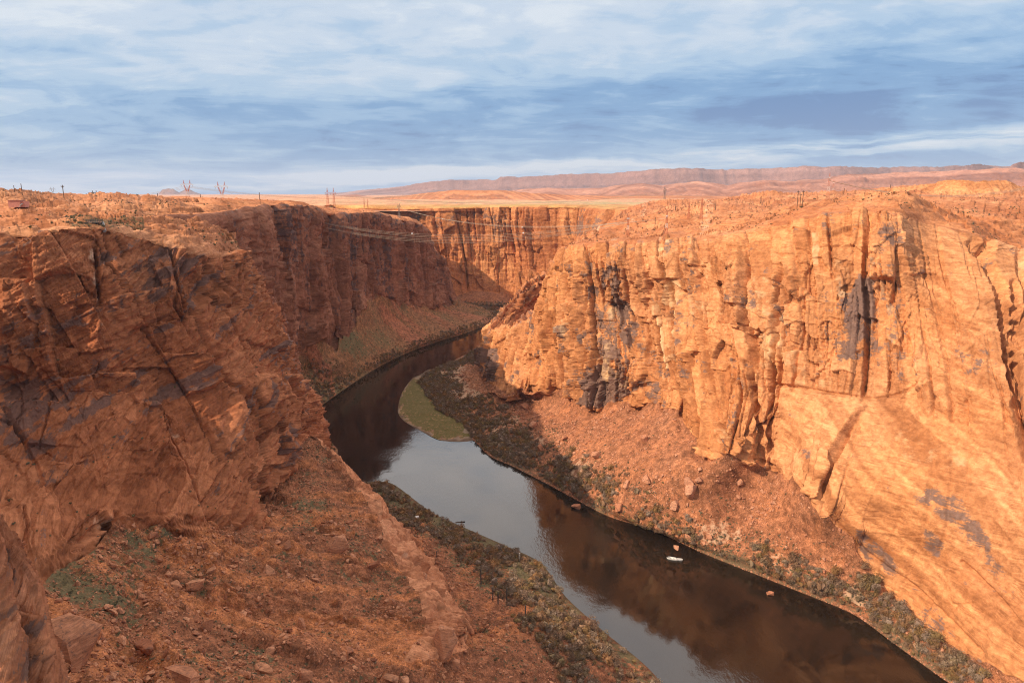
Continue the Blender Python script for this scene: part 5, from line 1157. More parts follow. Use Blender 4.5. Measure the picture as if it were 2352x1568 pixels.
# named boulders first: (u, v, width in survey px, height ratio, label, mat, templ seed)
def ground(u, v, D_):
    if 'UV' not in D_: D_['UV'] = project(D_['P'])
    U_, V_, F_ = D_['UV']; d2 = (U_ - u) ** 2 + (V_ - v) ** 2
    near_ = d2 < 9
    if near_.any():
        k = np.argmin(np.where(near_, F_, 1e9)); 
    else: k = np.argmin(d2)
    i, j = np.unravel_index(k, U_.shape); n = D_['N'][i, j]; n = n * (1 if n[2] > 0 else -1)
    return D_['P'][i, j].copy(), n, F_[i, j]
def big_rock(u, v, w, dims, D_, label, seed, rot=0, mat='rockL', lean=None, sink=.25, name='boulder', cat='boulder', sub=2, carve=.12):
    p, n, F = ground(u, v, D_); s = w / FPX * F
    V, Fc = hull_rock(seed, 22)
    bm = bmesh.new(); vs = [bm.verts.new(c) for c in V]
    for f in Fc: bm.faces.new([vs[i] for i in f])
    bmesh.ops.subdivide_edges(bm, edges=bm.edges, cuts=sub, use_grid_fill=True); bmesh.ops.triangulate(bm, faces=bm.faces)
    co_ = np.array([q.co[:] for q in bm.verts]); co_ = co_ * (1 + carve * fbm(co_[:, 0] * 4 + seed, co_[:, 1] * 4, co_[:, 2] * 7, seed, 3)[:, None])
    st_ = ((co_[:, 2] * 7 + seed) % 1); co_[:, :2] *= (1 + carve * .5 * (st_ - .5))[:, None]
    for q, c in zip(bm.verts, co_): q.co = c
    me = bpy.data.meshes.new(name); bm.to_mesh(me); bm.free(); me.materials.append(MATS[mat][0])
    o = bpy.data.objects.new(name, me); C.objects.link(o)
    o.scale = (s * dims[0], s * dims[1], s * dims[2])
    o.rotation_mode = 'QUATERNION'
    q_ = Vector((0, 0, 1)).rotation_difference(Vector(n)) if lean is None else Matrix.Rotation(lean, 3, 'Y').to_quaternion()
    o.rotation_quaternion = q_ @ Matrix.Rotation(rot, 3, 'Z').to_quaternion()
    o.location = Vector(p) + Vector((0, 0, 1)) * s * dims[2] * (.5 - sink)
    tagt(o, label, cat); return o
big_rock(150, 1500, 150, (1.0, .9, .95), TD, 'huge rounded grey brown boulder beside the banded buttress at lower left', 3, sink=.35, sub=5, carve=.10, mat='rockL')
big_rock(335, 1492, 105, (1.15, .38, .30), TD, 'long brown sandstone slab lying on the rubble right of the huge grey boulder', 5, rot=-.7, sub=3)
big_rock(283, 1475, 48, (.9, .35, .35), TD, 'narrow weathered rock leaning just left of the long brown slab', 6, rot=-1.0)
big_rock(450, 1345, 38, (1.1, .8, .6), TD, 'orange block with a flat top, largest on the upper left talus', 7, rot=.3)
big_rock(477, 1445, 42, (.65, .5, 1.0), TD, 'tall pointed slab standing on end in the left talus rubble', 8, rot=.4, lean=.45)
big_rock(696, 1435, 38, (1.1, .6, .4), TD, 'pale orange slab alone on the open red slope above the bottom edge', 9, rot=-.7)
big_rock(662, 1447, 30, (1.1, .6, .4), TD, 'smaller pale slab left of the lone orange slab', 10, rot=-.6)
big_rock(615, 1310, 34, (1.2, .7, .35), TD, 'flat pale slab half buried at the top of the bright rubble stripe', 12, rot=-.5)
big_rock(778, 1262, 62, (.9, .35, .8), TD, 'brown fin of rock leaning over on the talus below the slickrock hump', 13, rot=.3, lean=-.5, sink=.2, sub=3)
big_rock(1018, 1492, 84, (1.0, .7, .75), TD, 'dark varnished cube of rock at the foot of the slickrock ledge', 14, rot=.2, sub=3)
big_rock(1045, 1535, 40, (.8, .7, .9), TD, 'layered knob of rock in front of the dark varnished cube', 15)
big_rock(420, 1560, 85, (1.2, .7, .5), TD, 'broad shattered orange outcrop at the bottom edge left of centre', 16, rot=-.4, sub=3)
big_rock(605, 1540, 55, (1.1, .5, .4), TD, 'dark slab stack near the bottom edge above pink stones', 17, rot=-.6)
big_rock(700, 1556, 40, (.9, .8, .8), TD, 'upright orange block at the bottom edge beside rubble', 18)
big_rock(900, 1560, 36, (1.2, .6, .5), TD, 'weathered brown boulder at the bottom edge below the rubble stripe', 19)
big_rock(855, 1300, 30, (1.1, .7, .6), TD, 'brown block resting behind the leaning rock fin', 20)
big_rock(530, 1300, 26, (1.3, .5, .3), TD, 'thin dark slab tilted on the left talus', 21, rot=-.4)
for a in [(1369, 1050, 26, (.75, .7, 1.1), 'tall orange block alone in the middle of the right talus'), (1244, 1031, 20, (1, .9, .8), 'round orange boulder among green shrubs near the river bend'),
          (1297, 1006, 22, (1.1, .7, .5), 'pale wedge of rock on the talus above the round boulder'), (1585, 1135, 42, (.9, .8, .9), 'largest orange boulder low on the right talus'),
          (1580, 1112, 30, (1, .9, .8), 'orange boulder just uphill of the largest one on the right talus'), (1602, 1108, 20, (1, .9, .9), 'smaller boulder touching the uphill orange boulder on its right'),
          (1546, 1164, 26, (1.1, .9, .7), 'smooth orange boulder ringed by dense green shrubs'), (1580, 1237, 22, (1.2, .7, .5), 'flat orange rock above the river thicket on the right bank'),
          (1628, 1233, 22, (1.1, .6, .6), 'dark red block above the river thicket on the right bank'), (1559, 1258, 22, (1.1, .8, .7), 'orange boulder inside the right bank thicket near the boats'),
          (1484, 1105, 28, (1.2, .9, .6), 'brown boulder pair member low on the right talus'), (1438, 1115, 22, (1.1, .8, .6), 'brown boulder left of the wider brown one on the right talus'),
          (1478, 1010, 24, (1, .8, .8), 'split orange boulder high on the right talus'), (1225, 978, 22, (1.1, .8, .8), 'dark red boulder beside the river bend scrub'),
          (1205, 935, 26, (1.2, .8, .6), 'dark boulder below the pillared prow of the right wall'), (1420, 1170, 24, (1.1, .9, .8), 'reddish boulder at the edge of the right bank scrub'),
          (1700, 1110, 18, (1, .9, .7), 'pale stone under the foot of the right wall'), (1062, 862, 12, (1, .9, .9), 'pink boulder at the river edge behind the prow')]:
    big_rock(a[0], a[1], a[2], a[3], RD, a[4], 30 + a[0] % 17, rot=a[0] % 3, mat='rockR', sub=1)
for u, v, w, lab in [(1323, 1166, 25, 'orange and white boulder standing in the shallows off the right bank'), (1769, 1364, 17, 'flat grey rock in the shallows at the right bank'), (1415, 1172, 16, 'small grey rock in the water upstream of the boats')]:
    p = PZ(u, v, 0); s = w / FPX * np.hypot(p[1], CH); V, F = hull_rock(u, 16, .7)
    me = bpy.data.meshes.new('boulder'); me.from_pydata(V.tolist(), [], F.tolist()); me.materials.append(MATS['rockR'][0]); o = bpy.data.objects.new('boulder', me); C.objects.link(o)
    o.location = (p[0], p[1], s * .12); o.scale = (s, s * .8, s * .8); tagt(o, lab, 'boulder')

pw = lambda lo, hi, e: (lambda r, n: lo * (1 - r.random(n) * (1 - (hi / lo) ** (-e))) ** (-1 / e))
U, V, T_ = TD['U'], TD['V'], TD['T']; A_ = TD['A']
cl = fbm(TD['P'][..., 0] / 12, TD['P'][..., 1] / 12, 0, 1001, 3)
hbare = 1 - np.clip(TD['hump'], 0, 1)
def lab(side_, what):
    """the label says where on the slope and how large, so a reader can find the rock or plant"""
    def f(p, s, r):
        u, v, F = project(np.array(p)); rows = what['rows']
        return what['txt'](u, v, s, p), what['grp'](u, v, s, p)
    return f
def part_(u, lo, hi, txt):
    f = (u - lo) / (hi - lo)
    return txt + (', toward its left' if f < .33 else ', toward its right' if f > .67 else '')
def zone(u, v, p):
    """where along the canyon: a landmark the reader can find"""
    lo = 0
    if side(p) == 'right' and p[2] < 150:
        for lim, txt in ((1090, 'beside the grassy sandbar'), (1190, 'just downstream of the sandbar'), (1300, 'below the prow pillars'), (1400, 'left of the pillared wall foot'), (1500, 'below the dark stained wall foot'),
                         (1620, 'level with the boats'), (1740, 'below the long clefts'), (1860, 'left of the smooth slab'), (1980, 'under the smooth slab crack'), (2080, 'under the lower slab'), (2180, 'near the slab base'), (2400, 'toward the bottom right corner')):
            if u < lim: return part_(u, lo, lim, txt)
            lo = lim
    if p[2] > 150:
        for lim, txt in ((90, 'by the pink shed'), (200, 'left of the platform'), (300, 'by the viewing platform'), (420, 'before the butte'), (560, 'above the left corner'), (900, 'on the dark wall top'), (1250, 'behind the bend'), (1450, 'above the prow'),
                         (1600, 'near the rim pylons'), (1780, 'above the cleft wall'), (1900, 'by the three poles'), (2060, 'above the jutting block'), (2200, 'before the orange butte'), (2400, 'at the right edge')):
            if u < lim: return part_(u, lo, lim, txt)
            lo = lim
    if p[1] > 530:
        for lim, txt in ((720, 'at the near end of the dark wall'), (780, 'below the red gully'), (860, 'at the middle of the dark wall'), (950, 'below the green slope'), (1050, 'before the far nose'), (2400, 'at the river bend tip')):
            if u < lim: return part_(u, lo, lim, txt)
            lo = lim
    for lim, txt in ((200, 'beside the rock buttress'), (300, 'by the huge grey boulder'), (400, 'above the long brown slab'), (500, 'by the pointed slab'), (600, 'above the dark slab stack'), (700, 'by the lone orange slab'), (800, 'below the rock fin'),
                     (900, 'inside the slickrock ledge'), (1000, 'by the white cabinet side'), (1060, 'near the varnished cube'), (1130, 'left of the bank posts'), (1220, 'among the bank posts'), (1320, 'right of the bank posts'), (2400, 'by the bottom shoreline')):
        if u < lim: return part_(u, lo, lim, txt)
        lo = lim
    return 'at the edge'
def rows_(u, v, p):
    if side(p) == 'right' and p[2] < 150: return 'at the waterline' if p[2] < 2.5 else 'low on the bench' if p[2] < 5 else 'on the upper bench' if p[2] < 8 else 'on the talus foot' if p[2] < 14 else 'mid slope' if p[2] < 24 else 'high on the talus'
    if p[2] > 150: return 'near the rim' if p[1] < 480 else 'farther back'
    if p[1] > 530: return 'at the waterline' if p[2] < 4 else 'low down' if p[2] < 14 else 'high on the slope'
    return 'near the wall foot' if v < 1230 else 'below the wall foot' if v < 1290 else 'in mid slope' if v < 1350 else 'farther down' if v < 1410 else 'low down' if v < 1480 else 'near the bottom edge' if v < 1530 else 'at the bottom edge'
def sizew(s, a, b, w): return w[0] if s < a else w[1] if s < b else w[2]
def rocklab(u, v, s, p): return f"{sizew(s, 1.3, 2.2, ('small', 'medium', 'large'))} fallen boulder {rows_(u, v, p)}, {zone(u, v, p)}"
what_r = dict(rows=0, txt=rocklab, grp=lambda u, v, s, p: 'fallen boulders on the ' + ('right' if side(p) == 'right' else 'left') + ' canyon slopes')
def shrublab(u, v, s, p): return f"{sizew(s, .95, 1.5, ('small', 'round', 'wide'))} grey sagebrush {rows_(u, v, p)}, {zone(u, v, p)}"
what_s = dict(rows=0, txt=shrublab, grp=lambda u, v, s, p: 'desert shrubs scattered over the slopes')
def tamlab(u, v, s, p): return f"{sizew(s, 3.6, 5, ('low', 'bushy', 'tall'))} brown tamarisk {rows_(u, v, p)}, {zone(u, v, p)}"
what_t = dict(rows=0, txt=tamlab, grp=lambda u, v, s, p: 'tamarisk thicket on the ' + side(p) + ' bank')
# rocks
add(0, ROCKS, place(TD, (.25 + 1.6 * np.clip(cl + .15, 0, 1)) * hbare, 15000, pw(.38, 2.6, 2.0), 1, (0.05, 4.6)), .12, None, lab(0, what_r), 'boulder', 'boulder', 'rockL')
Ur, Vr, Tr = RD['U'], RD['V'], RD['T']; Pr = RD['P']
clr = fbm(Pr[..., 0] / 14, Pr[..., 1] / 14, 0, 1002, 3)
add(0, ROCKS, place(RD, .2 + 1.5 * np.clip(clr + .1, 0, 1) * (Tr < 4.8), 9000, pw(.6, 3.4, 2.1), 2, (3.03, 5.9)), .12, None, lab(0, what_r), 'boulder', 'boulder', 'rockR')
add(0, ROCKS, place(MD, np.clip(fbm(MD['P'][..., 0] / 20, MD['P'][..., 1] / 20, 0, 5, 3) + .1, 0, 1), 1400, pw(.8, 3.2, 2.0), 3, (3.05, 5.5)), .1, None, lab(0, what_r), 'boulder', 'boulder', 'rockL')
add(0, ROCKS, place(FD, 1 + 0 * FD['T'], 500, pw(.9, 3, 2.0), 4, (3.05, 5.8)), .1, None, lab(0, what_r), 'boulder', 'boulder', 'rockR')
add(0, ROCKS, place(TD, (.4 + np.clip(cl + .2, 0, 1)) * hbare, 420, pw(1.3, 4.6, 1.9), 5, (0.05, 4.3)), .2, None, lab(0, what_r), 'boulder', 'boulder', 'rockL')
add(0, ROCKS, place(RD, 1 + 0 * Tr, 2600, pw(.5, 1.6, 2.0), 6, (5.86, 5.99)), .1, None, lab(0, what_r), 'boulder', 'boulder', 'rockR')
# shrubs
vT = np.clip(TD['veg'] - .05, 0, 1)
add(0, SAGE, place(TD, vT * hbare, 3800, pw(.5, 1.6, 1.6), 11, (0.05, 5.5)), -.08, None, lab(0, what_s), 'shrub', 'sagebrush', 'sage')
cr_ = fbm(Pr[..., 0] / 9, Pr[..., 1] / 9, 0, 1003, 3)
add(0, SAGE, place(RD, np.clip(RD['veg'] + .25, 0, 1) * np.clip(cr_ + .35, 0, 1) * (sstep(3.9, 4.5, Tr) + .10), 7500, pw(.8, 2.4, 1.8), 12, (3.05, 5.7)), -.08, None, lab(0, what_s), 'shrub', 'sagebrush', 'sage')
clump = np.clip(fbm(Pr[..., 0] / 30, Pr[..., 1] / 30, 0, 1004, 4), 0, 1)
add(0, SAGE, place(RD, clump * (Ur > 1240), 2600, pw(.8, 2.6, 1.8), 13, (.6, 1.97)), -.08, None, lab(0, what_s), 'shrub', 'sagebrush', 'sage')
add(0, SAGE, place(ND, np.clip(fbm(ND['P'][..., 0] / 18, ND['P'][..., 1] / 18, 0, 1005, 3) + .05, 0, 1) + 1.5 * inpoly(ND['U'], ND['V'], [(150, 492), (330, 500), (330, 520), (160, 520)]), 1500, pw(.7, 2.4, 1.8), 14, (.1, 1.97)), -.08, None, lab(0, what_s), 'shrub', 'sagebrush', 'sage')
add(0, SAGE, place(ND, (ND['N'][..., 2] * np.sign(ND['N'][..., 2]) > .62) * 1.0 * (ND['V'] > 700), 260, pw(.7, 2.0, 1.8), 15, (2.3, 2.98)), -.08, None, lab(0, what_s), 'shrub', 'sagebrush', 'sage')
add(0, SAGE, place(MD, np.clip(MD['veg'], 0, 1), 1600, pw(1.0, 2.6, 1.8), 16, (3.1, 5.6)), -.08, None, lab(0, what_s), 'shrub', 'sagebrush', 'sage')
add(0, SAGE, place(MD, 1 + 0 * MD['T'], 700, pw(1.0, 2.6, 1.8), 17, (.3, 1.97)), -.08, None, lab(0, what_s), 'shrub', 'sagebrush', 'sage')
# riverside thickets
cx = fbm(Pr[..., 0] / 18, Pr[..., 1] / 18, 0, 1006, 3)
bandR = sstep(4.35, 4.9, Tr) * (1 - sstep(5.82, 5.92, Tr)) * np.clip(cx * 1.6 + .55, 0, 1)
bandR = bandR + 1.2 * (inpoly(Ur, Vr, [(1985, 1290), (2060, 1330), (2140, 1420), (2352, 1568), (2200, 1568), (2040, 1440), (1960, 1360)])) * sstep(3.2, 3.6, Tr) * (1 - sstep(5.8, 5.9, Tr))
bandR = bandR + .9 * inpoly(Ur, Vr, [(960, 880), (1010, 860), (1060, 960), (1120, 1010), (1180, 1090), (1130, 1060), (1040, 960)]) * (Tr < 5.9)
add(0, TAMA, place(RD, bandR * (1 - inpoly(Ur, Vr, [(880, 960), (905, 880), (950, 862), (985, 900), (1010, 940), (1055, 965), (1082, 985), (1084, 1030), (880, 1030)])), 4600, pw(2.8, 8.0, 1.4), 21, (3.2, 5.93)), -.06, None, lab(0, what_t), 'bush', 'tamarisk_bush', 'tama')
Xl = TD['P']; cx2 = fbm(Xl[..., 0] / 14, Xl[..., 1] / 14, 0, 1007, 3)
bandL = sstep(4.1, 4.7, T_) * (1 - sstep(5.80, 5.92, T_)) * np.clip(cx2 * 1.5 + .6, 0, 1) * (1 - .55 * sstep(8.5, 9.5, A_))
add(0, TAMA, place(TD, bandL, 1700, pw(2.6, 7.5, 1.3), 22, (4.4, 5.93)), -.06, None, lab(0, what_t), 'bush', 'tamarisk_bush', 'tama')
cx3 = fbm(MD['P'][..., 0] / 20, MD['P'][..., 1] / 20, 0, 1008, 3)
add(0, TAMAFAR, place(MD, (sstep(4.7, 5.1, MD['T']) + .5 * inpoly(MD['U'], MD['V'], [(655, 760), (780, 830), (720, 960), (660, 960)])) * (1 - sstep(5.85, 5.95, MD['T'])) * np.clip(cx3 + .7, 0, 1), 1700, pw(2.4, 5.5, 1.6), 23, (3.6, 5.95)), -.06, None, lab(0, what_t), 'bush', 'tamarisk_bush', 'tama')
add(0, TAMAFAR, place(FD, sstep(4.6, 5.2, FD['T']), 260, pw(3, 6, 1.6), 24, (3.8, 5.95)), -.06, None, lab(0, what_t), 'bush', 'tamarisk_bush', 'tama')
flush('boulder', 250, 'rubble'); flush('sagebrush', 280, 'scrub'); flush('tamarisk_bush', 290, 'riverside_thicket')
print('scatter', time.time() - T00)
# ------------------------------------------------------------------ pylons, poles, wires and small built things
def plain(name, col, rough=.7, metal=0.0):
    m, t, bs = newmat(name)
    P = t.new('ShaderNodeNewGeometry').outputs['Position']
    n = t.noise(P, 1.3, 4, .6)
    t.link(t.mix(t.smooth(n, .3, .7), tuple(c * .8 for c in col), tuple(min(1, c * 1.12) for c in col)), bs.inputs['Base Color'])
    bs.inputs['Roughness'].default_value = rough; bs.inputs['Metallic'].default_value = metal
    return m
M_ORANGE = plain('orange_tower_paint', (.55, .19, .10)); M_WHITE = plain('white_tower_paint', (.70, .62, .56)); M_STEEL = plain('grey_steel', (.22, .20, .19))
M_WOOD = plain('weathered_pole_wood', (.12, .075, .05), .9); M_WIRE = plain('wire_metal', (.50, .38, .28), .6); M_PINK = plain('pink_render', (.56, .25, .19), .9)
M_ROOF = plain('shed_roof', (.40, .20, .15), .8); M_BALL = plain('marker_ball_white', (.78, .76, .72), .5); M_GREY = plain('galvanised_pipe', (.36, .36, .36), .6)
M_CREAM = plain('cream_panel', (.62, .53, .43), .8); M_RAIL = plain('dark_rail_steel', (.07, .06, .055), .6); M_CONC = plain('concrete', (.46, .38, .31), .9); M_DARK = plain('dark_opening', (.03, .022, .02), .9)
class MB:
    def __init__(s): s.v = []; s.f = []
    def bar(s, a, b, r):
        a = Vector(a); b = Vector(b); d = b - a
        if d.length < 1e-6: return
        d.normalize(); u = d.orthogonal().normalized(); w = d.cross(u); k = len(s.v)
        for p in (a, b):
            for c, e in ((1, 1), (-1, 1), (-1, -1), (1, -1)): s.v.append(tuple(p + u * r * c + w * r * e))
        s.f += [(k, k + 1, k + 5, k + 4), (k + 1, k + 2, k + 6, k + 5), (k + 2, k + 3, k + 7, k + 6), (k + 3, k, k + 4, k + 7), (k + 3, k + 2, k + 1, k), (k + 4, k + 5, k + 6, k + 7)]
    def box(s, x0, x1, y0, y1, z0, z1):
        k = len(s.v); s.v += [(x, y, z) for z in (z0, z1) for y in (y0, y1) for x in (x0, x1)]
        s.f += [(k, k + 2, k + 3, k + 1), (k + 4, k + 5, k + 7, k + 6), (k, k + 1, k + 5, k + 4), (k + 2, k + 6, k + 7, k + 3), (k, k + 4, k + 6, k + 2), (k + 1, k + 3, k + 7, k + 5)]
    def build(s, name, mat, parent=None):
        me = bpy.data.meshes.new(name); me.from_pydata(s.v, [], s.f); me.materials.append(mat)
        o = bpy.data.objects.new(name, me); C.objects.link(o)
        if parent is not None: o.parent = parent
        return o
def empty(name, loc, rz=0, sc1=1.0):
    o = bpy.data.objects.new(name, None); C.objects.link(o); o.location = loc; o.rotation_euler = (0, 0, rz); o.scale = (sc1,) * 3; return o
def copy_tree(o, parent=None):
    c = o.copy(); C.objects.link(c)
    if parent is not None: c.parent = parent
    for ch in [k for k in bpy.data.objects if k.parent == o]: copy_tree(ch, c)
    return c
def lattice(mb, c0, w0, c1, w1, n, r, depth0=None, depth1=None):
    """four-legged lattice between two heights; c=(x,z) centre, w half width"""
    d0 = depth0 or w0; d1 = depth1 or w1
    def cor(t): 
        x = c0[0] + (c1[0] - c0[0]) * t; z = c0[1] + (c1[1] - c0[1]) * t; w = w0 + (w1 - w0) * t; d = d0 + (d1 - d0) * t
        return [Vector((x - w, -d, z)), Vector((x + w, -d, z)), Vector((x + w, d, z)), Vector((x - w, d, z))]
    for i in range(n):
        A, B = cor(i / n), cor((i + 1) / n)
        for k in range(4):
            mb.bar(A[k], B[k], r * 1.3); mb.bar(A[k], B[(k + 1) % 4], r * .8); mb.bar(A[(k + 1) % 4], B[k], r * .8); mb.bar(B[k], B[(k + 1) % 4], r * .8)
R_ = .075
def make_delta(c1, c2):
    """wide-headed pylon: splayed lattice legs, waist, opened window, crossarm and two earth-wire peaks; 40 m"""
    t = empty('pylon', (0, 0, 0))
    for s in (-1, 1):
        m = MB(); lattice(m, (s * 4.2, 0), 1.1, (s * 2.0, 12), .7, 3, R_, 2.8, 2.0); m.build('leg', c1, t)
    m = MB(); lattice(m, (0, 12), 2.7, (0, 20), 1.6, 2, R_, 2.0, 1.5); m.build('body', c2, t)
    for s in (-1, 1):
        m = MB(); lattice(m, (s * 1.2, 20), .6, (s * 5.0, 31), .6, 3, R_, 1.4, 1.2); m.build('window_side', c1, t)
    m = MB(); lattice(m, (0, 31), 11.5, (0, 33.4), 8, 1, R_, 1.0, .7)
    for k in range(-5, 6): m.bar((k * 2, -1, 31), (k * 2 + 1, -.8, 33.4), R_ * .7); m.bar((k * 2, 1, 31), (k * 2 - 1, .8, 33.4), R_ * .7)
    m.build('crossarm', c2, t)
    for s in (-1, 1):
        m = MB(); lattice(m, (s * 5.2, 33.4), 1.0, (s * 5.6, 40), .08, 2, R_, .7, .08); m.build('peak', c1, t)
    for k in (-1, 0, 1):
        m = MB(); m.bar((k * 9.5, 0, 31), (k * 9.5, 0, 28.4), .14); m.build('insulator', M_STEEL, t)
    return t
def make_twin(c1, c2):
    """two slim lattice masts joined by a crossbeam near the top; 40 m"""
    t = empty('pylon', (0, 0, 0))
    for s in (-1, 1):
        m = MB(); lattice(m, (s * 6, 0), 2.6, (s * 5.5, 14), 1.6, 3, R_, 2.6, 1.6); m.build('leg', c2, t)
        m = MB(); lattice(m, (s * 5.5, 14), 1.6, (s * 5.5, 30), .9, 4, R_, 1.6, .9); m.build('mast', c1, t)
        m = MB(); lattice(m, (s * 5.5, 32), .9, (s * 5.5, 40), .08, 2, R_, .8, .08); m.build('peak', c1, t)
    m = MB(); lattice(m, (0, 30), 10, (0, 32), 9, 1, R_, .9, .8)
    for k in range(-4, 5): m.bar((k * 2.2, -.9, 30), (k * 2.2 + 1.1, -.8, 32), R_ * .7)
    m.build('crossarm', c2, t)
    for k in (-1, 0, 1):
        m = MB(); m.bar((k * 9, 0, 30), (k * 9, 0, 27.6), .14); m.build('insulator', M_STEEL, t)
    return t
PROTO = {}
PYL = {}
def pylon(key, u, v_top, v_base, D_, kind, cols, label, rz=0, Dd=None, grp='transmission pylons on the plateaus'):
    if D_ is not None: p, n, F = ground(u, v_base, D_)
    else: p = PD(u, v_base, Dd)
    if Dd: 
        q_ = PD(u, v_base, Dd); p = np.array((q_[0], Dd, q_[2]))
    top = PD(u, v_top, p[1]); h = max(12, top[2] - p[2]) ; s = h / 40
    k = (kind, cols[0].name)
    if k not in PROTO: o = PROTO[k] = (make_delta if kind == 'delta' else make_twin)(*cols)
    else: o = copy_tree(PROTO[k])
    o.location = (p[0], p[1], p[2] - .8); o.rotation_euler = (0, 0, rz); o.scale = (s,) * 3
    tagt(o, label, 'pylon', grp); PYL[key] = (p, s, rz, kind)
RW = (M_ORANGE, M_WHITE); OO = (M_ORANGE, M_ORANGE); GG = (M_STEEL, M_STEEL)
pylon('A', 433, 412, 464, ND, 'delta', RW, 'nearer pylon of the pair on the left skyline, before the butte', .1, Dd=820)
pylon('B', 512, 416, 472, MD, 'delta', RW, 'right pylon of the pair on the left skyline', .1, Dd=880)
pylon('C', 122.7, 429, 452, ND, 'delta', GG, 'small grey pylon beyond the far left skyline between two poles', .2, Dd=1500)
pylon('D', 761, 430, 483, MD, 'twin', OO, 'tall orange twin mast pylon behind the dark left wall rim', .0, Dd=1010)
pylon('E', 841, 455, 484, MD, 'twin', OO, 'short orange twin mast pylon left of the dark grey pylon', .5, Dd=1350)
pylon('F', 917, 466, 500, MD, 'delta', GG, 'dark grey pylon on the rim above the canyon bend', 1.3, Dd=1100)
pylon('G', 1526, 428, 465, FD, 'delta', GG, 'grey pylon on the yellow plain above the middle of the right plateau', 1.0, Dd=1500)
pylon('H', 1580, 462, 500, RD, 'twin', OO, 'faint orange pylon left of its taller neighbour on the right plateau', 1.2)
pylon('I', 1610, 453, 500, RD, 'twin', RW, 'taller red and white pylon right of the faint orange one', 1.2)
pylon('J', 1528, 483, 536, RD, 'delta', RW, 'red and white pylon just behind the rim of the right wall', 1.25)
pylon('K', 1441, 490, 538, RD, 'delta', OO, 'orange pylon nearest the prow on the right rim', 1.25)
pylon('L', 1899, 394, 458, RD, 'delta', RW, 'largest red and white pylon on the right horizon', 1.15)
pylon('M', 1912, 411, 450, RD, 'delta', OO, 'orange pylon half hidden behind the largest one', 1.15, Dd=1150)
def pole(u, vt, vb, D_, label, kind='plain', Dd=None, r=.16, mat=None, cat='utility pole', name='utility_pole', grp=None):
    p, n, F = ground(u, vb, D_)
    if Dd: q_ = PD(u, vb, Dd); p = q_
    h = max(1.2, PD(u, vt, p[1])[2] - p[2]); mat = mat or M_WOOD
    t = empty(name, (p[0], p[1], p[2] - .4))
    r = max(r, .00035 * p[1])
    m = MB(); m.bar((0, 0, 0), (0, 0, h + .4), r)
    if kind == 'H': 
        w = h * .33; m = MB(); m.bar((-w, 0, 0), (-w, 0, h + .4), r); m.build('post', mat, t); m = MB(); m.bar((w, 0, 0), (w, 0, h + .4), r); m.build('post', mat, t)
        m = MB(); m.bar((-w * 2.1, 0, h * .72), (w * 2.1, 0, h * .72), r); m.build('crossarm', mat, t)
    else:
        m.build('post', mat, t)
        if kind == 'arm':
            m = MB(); m.bar((-.9, 0, h - .5), (.9, 0, h - .5), r * .7); m.build('crossarm', mat, t)
            for s in (-1, 1):
                m = MB(); m.bar((s * .8, 0, h - .5), (s * .8, 0, h - .05), r * .8); m.build('insulator', M_STEEL, t)
    tagt(t, label, cat, grp)
for a in [(34, 426, 444, ND, 'thin bare utility pole, leftmost on the left skyline', 'plain', 520), (51.5, 422, 447, ND, 'taller bare utility pole beside the leftmost one', 'plain', 430), (147, 425, 454, ND, 'dark utility pole with insulators standing against the sky on the left', 'arm', 400),
          (101, 441, 450, ND, 'tiny pole on the left skyline left of the small grey pylon', 'plain', 900), (218, 438, 451, ND, 'two legged wooden H pole on the left skyline', 'H', 900), (204, 444, 451, ND, 'tiny pole left of the wooden H pole', 'plain', 900),
          (363, 444, 458, ND, 'short pole in front of the butte on the left skyline', 'plain', 700), (461, 446, 459, MD, 'short pole between the two left skyline pylons', 'plain', 900), (597, 442, 462, MD, 'lone slender pole right of the left skyline pylons', 'plain', 900),
          (1643, 462, 480, RD, 'bare pole in the middle of the right plateau', 'plain', None), (1551, 473, 481, RD, 'very short dark pole left of the orange plateau pylons', 'plain', None), (1502, 500, 516, RD, 'weathered pole near the edge of the right rim', 'plain', None),
          (1832.5, 438, 477, RD, 'left pole of the three pole cluster on the right plateau', 'arm', None), (1836, 445, 475, RD, 'short middle pole of the three pole cluster', 'arm', None), (1840, 438, 472, RD, 'right pole of the three pole cluster', 'arm', None),
          (1744.6, 450, 468, RD, 'lone pole left of the three pole cluster', 'plain', None), (1938, 433, 446, RD, 'short pole right of the largest pylon', 'plain', 900), (2044, 424, 442, RD, 'pole left of the orange butte on the right', 'plain', 950),
          (2060, 431, 442, RD, 'shorter pole at the foot of the orange butte', 'plain', 950), (2203.5, 417, 431, RD, 'pole standing before the orange butte', 'plain', 1000)]:
    pole(a[0], a[1], a[2], a[3], a[4], a[5], a[6], grp='wooden poles on the plateaus')
for a in [(1107, 1308, 1341, 'tallest dark post standing alone on the lower left bank'), (1134.6, 1352, 1378, 'thin post left of the close pair on the lower left bank'), (1143.5, 1358, 1384, 'thicker post of the close pair on the lower left bank'),
          (1166, 1349, 1382, 'dark post right of the close pair on the lower left bank'), (1205.6, 1389, 1416, 'thin post furthest right on the lower left bank'), (1004, 1265, 1277, 'short post among shrubs above the other bank posts')]:
    pole(a[0], a[1], a[2], TD, a[3], 'plain', None, r=.22, mat=M_RAIL, cat='post', name='steel_post', grp='posts on the lower left bank')
pole(1193.8, 1270, 1285, TD, 'short white marker post at the water edge of the left bank', 'plain', None, r=.3, mat=M_CREAM, cat='marker post', name='marker_post')

